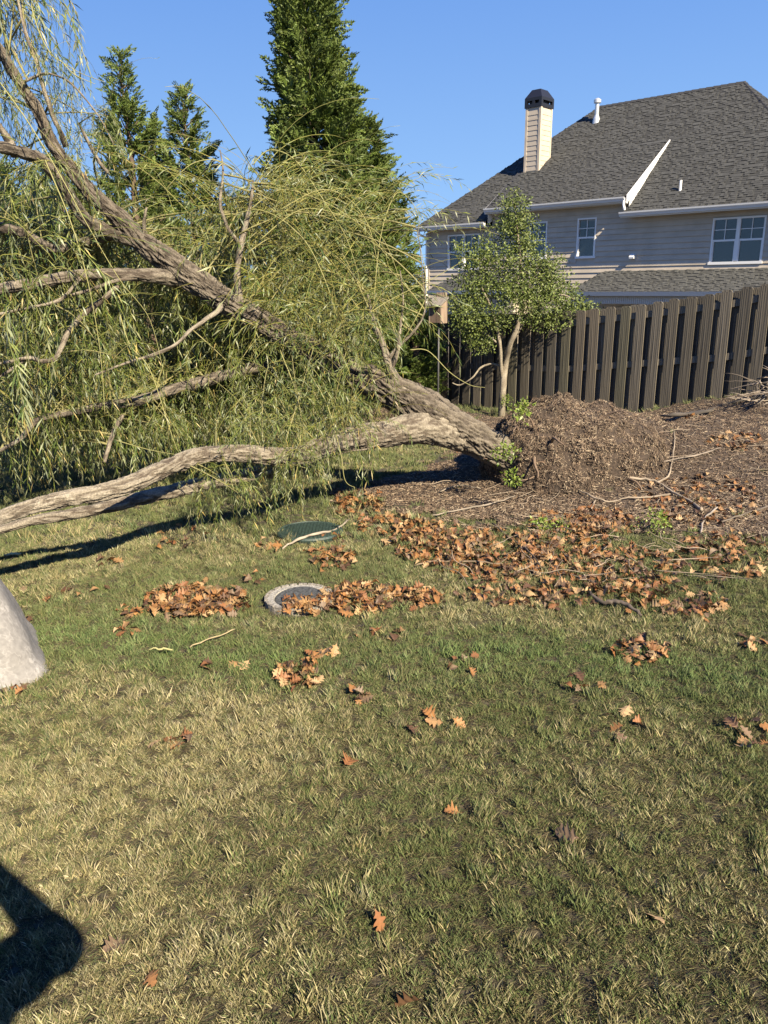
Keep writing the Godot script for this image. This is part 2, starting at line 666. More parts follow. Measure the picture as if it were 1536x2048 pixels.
	# gutters: a lip, a face that leans and a floor
	for g in [[-0.25, 3.4, 3.93], [3.38, 9.46, 4.44], [9.3, L + 0.25, 3.93]]:
		var gs := begin()
		var gy: float = g[2] + o
		var pr := PackedVector2Array([Vector2(-0.005, -0.15), Vector2(0.07, -0.15), Vector2(0.085, -0.10), Vector2(0.115, -0.05), Vector2(0.12, 0.0), Vector2(0.105, 0.0), Vector2(0.1, -0.04), Vector2(-0.005, -0.04)])
		var ring0 := []
		var ring1 := []
		for q in pr:
			ring0.append(Vector3(g[0], gy + q.y - 0.01, e0 + q.x + 0.004))
			ring1.append(Vector3(g[1], gy + q.y - 0.01, e0 + q.x + 0.004))
		gs.set_smooth_group(-1)
		for i in pr.size():
			var j := (i + 1) % pr.size()
			quad(gs, ring0[i], ring0[j], ring1[j], ring1[i])
		for rg in [ring0, ring1]:
			for i in range(1, pr.size() - 1):
				for v in [rg[0], rg[i], rg[i + 1]]: gs.add_vertex(v)
		box(gs, Vector3(g[0] + 0.01, gy - 0.2, e0 - 0.03), Vector3(g[1] - 0.01, gy - 0.03, e0 - 0.004))
		build("gutter", gs, gut, h)
		if g[2] > 4.0:
			var sf := begin()
			box(sf, Vector3(g[0], gy - 0.22, 0.03), Vector3(g[1], gy - 0.18, e0 - 0.035))
			build("soffit", sf, soffit, roof)
	# downspout elbow at the left corner and the short one at the step in the eaves
	for dsp in [[[-0.12, 3.77, 0.5], [-0.12, 3.62, 0.48], [-0.06, 3.48, 0.1], [-0.06, 3.3, 0.07], [-0.06, -1.3, 0.07]], [[9.44, 4.28, 0.55], [9.46, 4.16, 0.6], [9.5, 4.05, 0.62], [9.5, 3.98, 0.6]]]:
		var path := []
		for q in dsp:
			path.append([Vector3(q[0], q[1] + o, q[2]), 0.045])
		var ds := begin()
		tube(ds, smooth_path(path, 4), 8)
		build("downspout", ds, trim, h)
	# chimney: boards on the two faces that show, corner boards, black cap
	var ch := Node3D.new()
	ch.name = "chimney"
	h.add_child(ch)
	var x0 := 3.76
	var x1 := 4.46
	var z1 := -1.66
	var z0 := -2.5
	var core := begin()
	box(core, Vector3(x0, 5.2 + o, z0), Vector3(x1, 8.34 + o, z1))
	build("chimney_core", core, siding, ch)
	y = 5.4
	while y < 8.25:
		var bd := begin()
		var y0 := y + o
		var y1 := minf(y + 0.205, 8.33) + o
		hexa(bd, [Vector3(x0 + 0.06, y0, z1 + 0.024), Vector3(x1 - 0.06, y0, z1 + 0.024), Vector3(x1 - 0.06, y0, z1 + 0.001), Vector3(x0 + 0.06, y0, z1 + 0.001),
			Vector3(x0 + 0.06, y1, z1 + 0.009), Vector3(x1 - 0.06, y1, z1 + 0.009), Vector3(x1 - 0.06, y1, z1 + 0.001), Vector3(x0 + 0.06, y1, z1 + 0.001)])
		hexa(bd, [Vector3(x1 + 0.001, y0, z1 - 0.06), Vector3(x1 + 0.024, y0, z1 - 0.06), Vector3(x1 + 0.024, y0, z0 + 0.06), Vector3(x1 + 0.001, y0, z0 + 0.06),
			Vector3(x1 + 0.001, y1, z1 - 0.06), Vector3(x1 + 0.009, y1, z1 - 0.06), Vector3(x1 + 0.009, y1, z0 + 0.06), Vector3(x1 + 0.001, y1, z0 + 0.06)])
		build("siding_board", bd, siding, ch)
		y += 0.19
	for cx in [[x0, z1], [x1, z1], [x1, z0]]:
		var cbd := begin()
		box(cbd, Vector3(cx[0] - (0.0 if cx[0] == x0 else 0.07) - 0.003, 5.2 + o, cx[1] - (0.07 if cx[1] == z1 else 0.0)), Vector3(cx[0] + (0.07 if cx[0] == x0 else 0.0) + 0.032, 8.335 + o, cx[1] + (0.032 if cx[1] == z1 else 0.07)))
		build("corner_board", cbd, siding, ch)
	var capc := mat("black chimney cap", lin(0.012, 0.012, 0.014), 0.45)
	var cap := begin()
	var cx0 := x0 - 0.05
	var cx1 := x1 + 0.05
	var cz0 := z0 - 0.05
	var cz1 := z1 + 0.05
	var yb := 8.34 + o
	box(cap, Vector3(cx0, yb, cz0), Vector3(cx1, yb + 0.13, cz1))
	for px in [[cx0, cz1 - 0.12], [cx1 - 0.12, cz1 - 0.12], [cx1 - 0.12, cz0], [cx0, cz0], [(cx0 + cx1) / 2 - 0.04, cz1 - 0.121]]:
		box(cap, Vector3(px[0], yb + 0.13, px[1]), Vector3(px[0] + 0.12, yb + 0.25, px[1] + 0.12))
	box(cap, Vector3(cx0 + 0.14, yb + 0.13, cz0 + 0.14), Vector3(cx1 - 0.14, yb + 0.25, cz1 - 0.14))
	box(cap, Vector3(cx0, yb + 0.25, cz0), Vector3(cx1, yb + 0.36, cz1))
	hexa(cap, [Vector3(cx0, yb + 0.36, cz1), Vector3(cx1, yb + 0.36, cz1), Vector3(cx1, yb + 0.36, cz0), Vector3(cx0, yb + 0.36, cz0),
		Vector3(cx0 + 0.2, yb + 0.68, cz1 - 0.2), Vector3(cx1 - 0.2, yb + 0.68, cz1 - 0.2), Vector3(cx1 - 0.2, yb + 0.68, cz0 + 0.2), Vector3(cx0 + 0.2, yb + 0.68, cz0 + 0.2)])
	build("chimney_cap", cap, capc, ch)
	# vents
	var galv := mat("galvanised pipe", lin(0.55, 0.57, 0.57), 0.35)
	galv.metallic = 0.5
	var vp := begin()
	lathe(vp, [[0.0, 0.0], [0.17, 0.0], [0.14, 0.22], [0.085, 0.36], [0.085, 0.8], [0.15, 0.82], [0.15, 0.94], [0.06, 1.0], [0.0, 1.0]], 16)
	build("vent_pipe", vp, galv, h, Transform3D(Basis(), Vector3(5.51, 7.85 + o, -4.3)))
	var wp := begin()
	lathe(wp, [[0.0, 0.0], [0.045, 0.0], [0.045, 0.46], [0.03, 0.46], [0.0, 0.44]], 10)
	build("plumbing_vent", wp, trim, h, Transform3D(Basis(), Vector3(11.11, 4.42 + o, -0.23)))
	var hood := begin()
	var hp := PackedVector2Array([Vector2(0.02, -0.09), Vector2(0.17, -0.09), Vector2(0.18, -0.03), Vector2(0.12, 0.05), Vector2(0.02, 0.09)])
	prism(hood, hp, -0.09, 0.09)
	build("wall_vent", hood, trim, h, Transform3D(Basis(Vector3(0, 0, 1), Vector3(0, 1, 0), Vector3(-1, 0, 0)), Vector3(9.69, 2.43 + o, 0.0)))
	# porch roofs
	var pcov := []
	var ptint := []
	var pd := begin()
	pd.set_smooth_group(-1)
	var P := [Vector3(8.0, 1.2 + o, 1.5), Vector3(L + 0.3, 1.2 + o, 1.5), Vector3(L + 0.3, 1.9 + o, 0.03), Vector3(8.6, 1.9 + o, 0.03)]
	var P2 := [Vector3(8.0, 1.2 + o, 0.03), P[0], P[3]]
	var Q := [Vector3(1.0, 1.25 + o, 1.25), Vector3(5.4, 1.25 + o, 1.25), Vector3(4.8, 1.97 + o, 0.03), Vector3(1.9, 1.97 + o, 0.03)]
	var Q2 := [Vector3(0.9, 1.25 + o, 0.03), Q[0], Q[3]]
	for f in [P, Q]:
		quad(pd, f[0], f[1], f[2], f[3])
	for f in [P2, Q2]:
		for v in f: pd.add_vertex(v)
	box(pd, Vector3(8.02, 1.06 + o, 0.03), Vector3(L + 0.3, 1.1 + o, 1.47))
	box(pd, Vector3(1.02, 1.06 + o, 0.03), Vector3(5.38, 1.1 + o, 1.22))
	build("porch_roof_deck", pd, shade, roof)
	shingle(pcov, ptint, P, Vector3(1, 0, 0))
	shingle(pcov, ptint, P2, Vector3(0, 0, 1))
	shingle(pcov, ptint, Q, Vector3(1, 0, 0))
	shingle(pcov, ptint, Q2, Vector3(0, 0, 1))
	for i in ptint.size():
		ptint[i] = ptint[i] * 1.25
	scatter("porch_shingle", sh.commit(), pcov, ptint, sm, roof)
	for g in [[8.0, L + 0.3, 1.5, 1.2], [1.0, 5.4, 1.25, 1.25]]:
		var gs := begin()
		hexa(gs, [Vector3(g[0], g[3] - 0.14 + o, g[2] + 0.07), Vector3(g[1], g[3] - 0.14 + o, g[2] + 0.07), Vector3(g[1], g[3] - 0.14 + o, g[2] - 0.03), Vector3(g[0], g[3] - 0.14 + o, g[2] - 0.03),
			Vector3(g[0], g[3] + 0.005 + o, g[2] + 0.12), Vector3(g[1], g[3] + 0.005 + o, g[2] + 0.12), Vector3(g[1], g[3] - 0.03 + o, g[2] - 0.03), Vector3(g[0], g[3] - 0.03 + o, g[2] - 0.03)])
		build("gutter", gs, gut if g[0] > 5.0 else trim, h)
	# the frieze of narrow beadboards and the porch posts below it
	var fz := begin()
	box(fz, Vector3(8.1, 0.78 + o, 1.28), Vector3(L, 1.05 + o, 1.38))
	var k := 8.1
	while k < L:
		box(fz, Vector3(k, 0.8 + o, 1.383), Vector3(k + 0.055, 1.05 + o, 1.395))
		k += 0.075
	build("porch_frieze", fz, soffit, h)
	for xx in [8.2, 11.0, 13.8, 16.0]:
		var po := begin()
		box(po, Vector3(xx, 0, 1.26), Vector3(xx + 0.14, 0.78 + o, 1.40))
		build("porch_post", po, trim, h)
	var by := begin()
	box(by, Vector3(1.2, 0, 0.03), Vector3(5.2, 1.06 + o, 0.95))
	build("bay_wall", by, siding, h)

func shingle(cov: Array, tint: Array, poly: Array, along: Vector3) -> void:
	var a: Vector3 = poly[0]
	var nrm: Vector3 = (poly[1] - poly[0]).cross(poly[2] - poly[0]).normalized()
	if nrm.y < 0: nrm = -nrm
	var ux := along - nrm * along.dot(nrm)
	ux = ux.normalized()
	var up := ux.cross(nrm)
	if up.y < 0: up = -up
	var p2 := PackedVector2Array()
	var lo := Vector2(1e9, 1e9)
	var hi := Vector2(-1e9, -1e9)
	for v in poly:
		var q := Vector2((v - a).dot(ux), (v - a).dot(up))
		p2.append(q)
		lo = lo.min(q)
		hi = hi.max(q)
	var ex := 0.112
	var y := lo.y + 0.05
	while y < hi.y:
		var x := lo.x + rf(0.0, 0.3)
		while x < hi.x:
			var w := rf(0.055, 0.15)
			var c := Vector2(x + w / 2, y)
			if Geometry2D.is_point_in_polygon(c, p2):
				var thick := rng.randf() < 0.5
				# a tab: its butt rides up on the course below
				var b := Basis(ux, nrm, -up) if ux.cross(nrm).dot(-up) > 0 else Basis(-ux, nrm, -up)
				b = b.rotated(ux, 0.0)
				var tilt := Basis(b.x, b.x.normalized().cross(b.z).normalized() * 1.0, b.z)
				var rise := nrm * (0.024 if thick else 0.012)
				var ba := Basis(b.x * (w / 0.32), nrm * (1.3 if thick else 0.9), (-up * 0.98 + nrm * 0.075).normalized())
				cov.append(Transform3D(ba, a + ux * c.x + up * c.y + rise))
				var t := rf(0.046, 0.072) if not thick else rf(0.062, 0.096)
				tint.append(Color(t, t * 1.03, t * 0.985))
			x += w
		y += ex

# ---------------------------------------------------------------- fence
func fence() -> void:
	var o := Vector3(3.29, 0, -11.4)
	var u := Vector3(0.731, 0, 0.682)
	var f := thing("board_fence", "weathered grey brown shadowbox board fence between the lawn and the house", "fence", o)
	f.position.y = -0.42
	f.rotation.y = -deg_to_rad(43.0)
	var tops := [[0.165, 0.143, 0.107], [0.132, 0.115, 0.087], [0.205, 0.178, 0.135], [0.150, 0.137, 0.092], [0.18, 0.15, 0.11], [0.112, 0.099, 0.079]]
	var mm := []
	for i in tops.size():
		mm.append(textured(mat("weathered board %d" % i, lin(tops[i][0], tops[i][1], tops[i][2]), 0.9), grain_tex, Vector3(1.6, 0.55, 1.6), 0.6))
	var variants := []
	for k in 4:
		var st := begin()
		var w := 0.07
		var poly := PackedVector2Array([Vector2(-w, 0), Vector2(w, 0)])
		var hh := 1.85
		var rr := 0.034 + 0.004 * k
		for i in 5:
			var a := PI / 2 * i / 4
			poly.append(Vector2(w - rr + cos(a) * rr, hh - rr + sin(a) * rr * 0.9))
		for i in 5:
			var a := PI / 2 + PI / 2 * i / 4
			poly.append(Vector2(-w + rr + cos(a) * rr, hh - rr + sin(a) * rr * 0.9))
		prism(st, poly, -0.009, 0.009)
		st.generate_normals()
		variants.append(st.commit())
	var t := -5.3
	var i := 0
	while t < 5.2:
		var top := 1.235 + 0.11 * t + 0.02 * t * t if t > -2.75 else 1.083
		for s in 2:
			var tt := t + 0.115 * s
			var y: float = top - 1.85 + 0.42 + rf(-0.012, 0.012)
			var b := Basis(Vector3(0, 0, 1), rf(-0.006, 0.006)) * Basis(Vector3(0, 1, 0), rf(-0.03, 0.03))
			put("picket", variants[rng.randi() % 4], mm[rng.randi() % mm.size()], f, Transform3D(b, Vector3(tt, y, 0.03 if s == 0 else -0.03)))
		if i % 10 == 4:
			var po := begin()
			box(po, Vector3(-0.045, 0, -0.045), Vector3(0.045, 1.72, 0.045))
			build("post", po, mm[1], f, Transform3D(Basis(), Vector3(t + 0.06, top - 1.85 + 0.42, -0.09)))
		t += 0.23
		i += 1
	for lv in [0.22, 0.95, 1.62]:
		t = -5.3
		while t < 5.0:
			var a0 := 1.235 + 0.11 * t + 0.02 * t * t if t > -2.75 else 1.083
			var t1 := t + 2.3
			var a1 := 1.235 + 0.11 * t1 + 0.02 * t1 * t1 if t1 > -2.75 else 1.083
			var y0: float = a0 - 1.85 + 0.42 + lv
			var y1: float = a1 - 1.85 + 0.42 + lv
			var r := begin()
			hexa(r, [Vector3(t, y0, 0.0205), Vector3(t1 - 0.004, y1, 0.0205), Vector3(t1 - 0.004, y1, -0.0205), Vector3(t, y0, -0.0205),
				Vector3(t, y0 + 0.089, 0.0205), Vector3(t1 - 0.004, y1 + 0.089, 0.0205), Vector3(t1 - 0.004, y1 + 0.089, -0.0205), Vector3(t, y0 + 0.089, -0.0205)])
			build("rail", r, mm[2], f)
			t += 2.3

# ---------------------------------------------------------------- cypress row
func spray_mesh(k: int, length: float) -> Mesh:
	var st := begin()
	st.set_smooth_group(-1)
	var r := RandomNumberGenerator.new()
	r.seed = 100 + k
	var n := 9
	for i in n:
		var t := (i + 0.6) / n
		var p := Vector3(0, -0.16 * t * t * length, t * length)
		for s in [-1.0, 1.0]:
			if r.randf() < 0.12: continue
			var spread: float = length * (0.42 * (1.0 - t) + 0.10) * r.randf_range(0.7, 1.15)
			var dir := Vector3(s * r.randf_range(0.6, 1.0), r.randf_range(-0.25, 0.35), r.randf_range(0.7, 1.1)).normalized()
			var c := Color(0.070, 0.118, 0.022).lerp(Color(0.150, 0.200, 0.040), r.randf())
			leaf(st, p, dir, Vector3(0, 1, 0).cross(dir).normalized().rotated(dir, r.randf_range(-0.9, 0.9)), spread, 0.022 + 0.02 * r.randf(), 0.12, c)
			var q := p + dir * spread * 0.45
			for s2 in [-1.0, 1.0]:
				var d2: Vector3 = (dir + Vector3(s2 * 0.7, r.randf_range(-0.3, 0.3), 0.2)).normalized()
				leaf(st, q, d2, Vector3(0, 1, 0).cross(d2).normalized(), spread * 0.55, 0.02, 0.1, c * r.randf_range(0.8, 1.15))
	leaf(st, Vector3(0, -0.1 * length, length * 0.8), Vector3(0, -0.1, 1).normalized(), Vector3.RIGHT, length * 0.35, 0.025, 0.1, Color(0.08, 0.12, 0.03))
	st.generate_normals()
	return st.commit()

func cypress(px: float, top_py: float, dist: float, radius: float, n_branch: int, label: String, meshes: Array, lean := 0.0, power := 0.8) -> void:
	var top := atf(px, top_py, dist)
	var bx := top.x + lean
	var g := Vector3(bx, H(bx, top.z), top.z)
	var hgt := top.y - g.y
	var o := thing("cypress_tree", label, "tree", g, "cypress trees in a row behind the willow")
	var st := begin()
	var path := []
	for i in 8:
		var t := i / 7.0
		path.append([Vector3(-lean * t, hgt * t * 0.97, 0) + Vector3(rf(-0.03, 0.03), 0, rf(-0.03, 0.03)), lerpf(0.13, 0.012, t)])
	tube(st, path, 8, Color(0.12, 0.085, 0.06))
	var xf := [[], [], []]
	var cl := [[], [], []]
	var swirl := rf(0, TAU)
	for i in n_branch:
		var t := pow((i + rng.randf()) / n_branch, 0.85)
		var y := hgt * (0.03 + 0.97 * t)
		var ang := swirl + i * 2.399 + rf(-0.3, 0.3)
		var prof := radius * pow(1.0 - t, power) * rf(0.62, 1.02) + 0.03
		if rng.randf() < 0.12: prof *= 1.18
		var rise := lerpf(0.25, 1.5, t) * rf(0.7, 1.2)
		var outd := Vector3(cos(ang), 0, sin(ang))
		var from := Vector3(-lean * t, y - prof * rise * 0.55, 0)
		if from.y < 0.1: from.y = 0.1
		var bp := []
		for k in 4:
			var s := k / 3.0
			bp.append([from + outd * prof * s + Vector3(0, prof * rise * (0.55 * s + 0.25 * s * s), 0), lerpf(0.018, 0.004, s)])
		tube(st, bp, 4, Color(0.12, 0.085, 0.06))
		var count := int(6 + prof * 26.0)
		for k in count:
			var s := 0.22 + 0.8 * pow(rng.randf(), 0.7)
			var p := from + outd * prof * s + Vector3(0, prof * rise * (0.55 * s + 0.25 * s * s), 0) + rdir() * 0.10 * (0.5 + prof * 0.5)
			var d := (outd * rf(0.6, 1.0) + Vector3(0, rf(0.15, 1.0) + 0.3 * t, 0) + rdir() * 0.55).normalized()
			var b := Basis.looking_at(-d, Vector3.UP) * Basis(Vector3(0, 0, 1), rf(-1.2, 1.2))
			var v := rng.randi() % 3
			xf[v].append(Transform3D(b.scaled(Vector3.ONE * rf(0.5, 1.05) * (0.75 if t > 0.85 else 1.0)), p))
			var c := rf(0.75, 1.3)
			cl[v].append(Color(c, c * rf(0.95, 1.03), c * rf(0.8, 1.2)))
	build("trunk", st, mat("cypress bark", BASE, 0.9, true), o)
	for v in 3:
		scatter("crown", meshes[v], xf[v], cl[v], mats["cypress foliage"], o)

func cypresses() -> void:
	var m := mat("cypress foliage", BASE, 0.6, true)
	m.backlight_enabled = true
	m.backlight = Color(0.25, 0.25, 0.25)
	var meshes := [spray_mesh(0, 0.30), spray_mesh(1, 0.30), spray_mesh(2, 0.36)]
	cypress(590, -250, 13.0, 1.52, 380, "tallest dark green cypress, its tip cut off by the top of the frame", meshes, 0.38, 1.1)
	cypress(730, 250, 13.6, 1.05, 170, "shorter cypress merged into the right side of the tallest one, beside the house", meshes, 0.1, 0.62)
	cypress(238, 112, 15.0, 1.15, 110, "cypress with a thin pointed tip above the leaning willow limb at left", meshes, 0.1, 0.75)
	cypress(366, 180, 15.5, 1.15, 105, "cypress with a pointed tip between the tallest cypress and the left one", meshes, 0.0, 0.7)
	cypress(303, 240, 16.2, 0.6, 70, "small cypress tip showing low between two pointed cypress trees", meshes, 0.0, 0.7)
	cypress(470, 400, 15.0, 1.0, 80, "low cypress hidden behind the middle of the willow", meshes, 0.0, 0.6)
	cypress(110, 320, 14.5, 1.35, 110, "cypress behind the upper left willow limbs", meshes, 0.0, 0.6)
	cypress(-40, 300, 14.0, 1.35, 110, "cypress at the far left edge behind the willow", meshes, 0.0, 0.6)
	cypress(832, 610, 12.9, 0.38, 40, "dark low cypress bush beside the birdhouse pole", meshes, 0.0, 0.45)
	cypress(640, 560, 12.0, 0.9, 60, "low dark evergreen in front of the tallest cypress foot", meshes, 0.0, 0.45)

# ---------------------------------------------------------------- the fallen willow
func limb(called: String, parent: Node, list: Array, sides: int, bark: float, fine_steps: int, pale := 0.0) -> void:
	var pts := []
	for e in list:
		pts.append([at(e[0], e[1], e[2]), e[3] * 0.39 * e[2] / F])
	var path := smooth_path(pts, fine_steps)
	for e in path:
		skeleton.append(e[0])
	var st := begin()
	var c1 := Color(0.30, 0.255, 0.195).lerp(Color(0.50, 0.44, 0.335), pale)
	var c2 := Color(0.055, 0.04, 0.028).lerp(Color(0.15, 0.115, 0.08), pale)
	tube(st, path, sides, c1, c2, bark, list[0][0] * 0.01)
	build(called, st, mats["willow bark"], parent)

func strand_mesh(kind: String, k: int) -> Mesh:
	var st := begin()
	st.set_smooth_group(-1)
	var r := RandomNumberGenerator.new()
	r.seed = 300 + k * 17 + kind.hash() % 1000
	var pts := []
	var p := Vector3.ZERO
	var d := Vector3(0.7, 0.35, r.randf_range(-0.2, 0.2)).normalized()
	var g := 0.42
	var segs := 13
	var length := 0.95
	if kind == "bare":
		d = Vector3(0.7, 0.9, r.randf_range(-0.4, 0.4)).normalized()
		g = 0.13
		length = 1.25
	elif kind == "whip":
		d = Vector3(0.55, 0.95, r.randf_range(-0.3, 0.3)).normalized()
		g = 0.16
		length = 1.15
	elif kind == "tangle":
		d = Vector3(0.8, 0.3, r.randf_range(-0.5, 0.5)).normalized()
		g = 0.13
		length = 0.8
	var twig := Color(0.27, 0.26, 0.07) if kind != "hang" else Color(0.22, 0.24, 0.06)
	for i in segs:
		pts.append([p, lerpf(0.0028 if kind != "bare" else 0.0036, 0.0011, i / float(segs - 1))])
		p += d * length / segs
		d = (d + Vector3(r.randf_range(-0.16, 0.16), -g, r.randf_range(-0.16, 0.16))).normalized()
	tube(st, pts, 3, twig)
	st.set_smooth_group(-1)
	var n := 30
	if kind == "whip": n = 14
	if kind == "bare": n = 5
	if kind == "tangle": n = 22
	for i in n:
		var t := lerpf(0.12, 0.99, (i + r.randf()) / n)
		if kind == "whip": t = lerpf(0.35, 0.99, (i + r.randf()) / n)
		var f := t * (segs - 1)
		var a := int(f)
		var q: Vector3 = pts[a][0].lerp(pts[mini(a + 1, segs - 1)][0], f - a)
		var dd: Vector3 = (pts[mini(a + 1, segs - 1)][0] - pts[maxi(a - 1, 0)][0]).normalized()
		var ang := i * 2.4 + r.randf_range(-0.5, 0.5)
		var outv := dd.cross(Vector3(cos(ang), 0.3, sin(ang))).normalized()
		var ld := (dd * 0.75 + outv * r.randf_range(0.35, 0.9) + Vector3(0, -0.35, 0)).normalized()
		var side := ld.cross(Vector3(r.randf_range(-1, 1), r.randf_range(-1, 1), r.randf_range(-1, 1)).normalized()).normalized()
		var c := Color(0.042, 0.078, 0.015).lerp(Color(0.158, 0.192, 0.042), r.randf())
		if r.randf() < 0.33: c = Color(0.215, 0.24, 0.135) * r.randf_range(0.8, 1.1)
		if r.randf() < 0.02: c = Color(0.36, 0.29, 0.10)
		leaf(st, q, ld, side, r.randf_range(0.055, 0.105), r.randf_range(0.008, 0.012), 0.12, c)
	st.generate_normals()
	return st.commit()

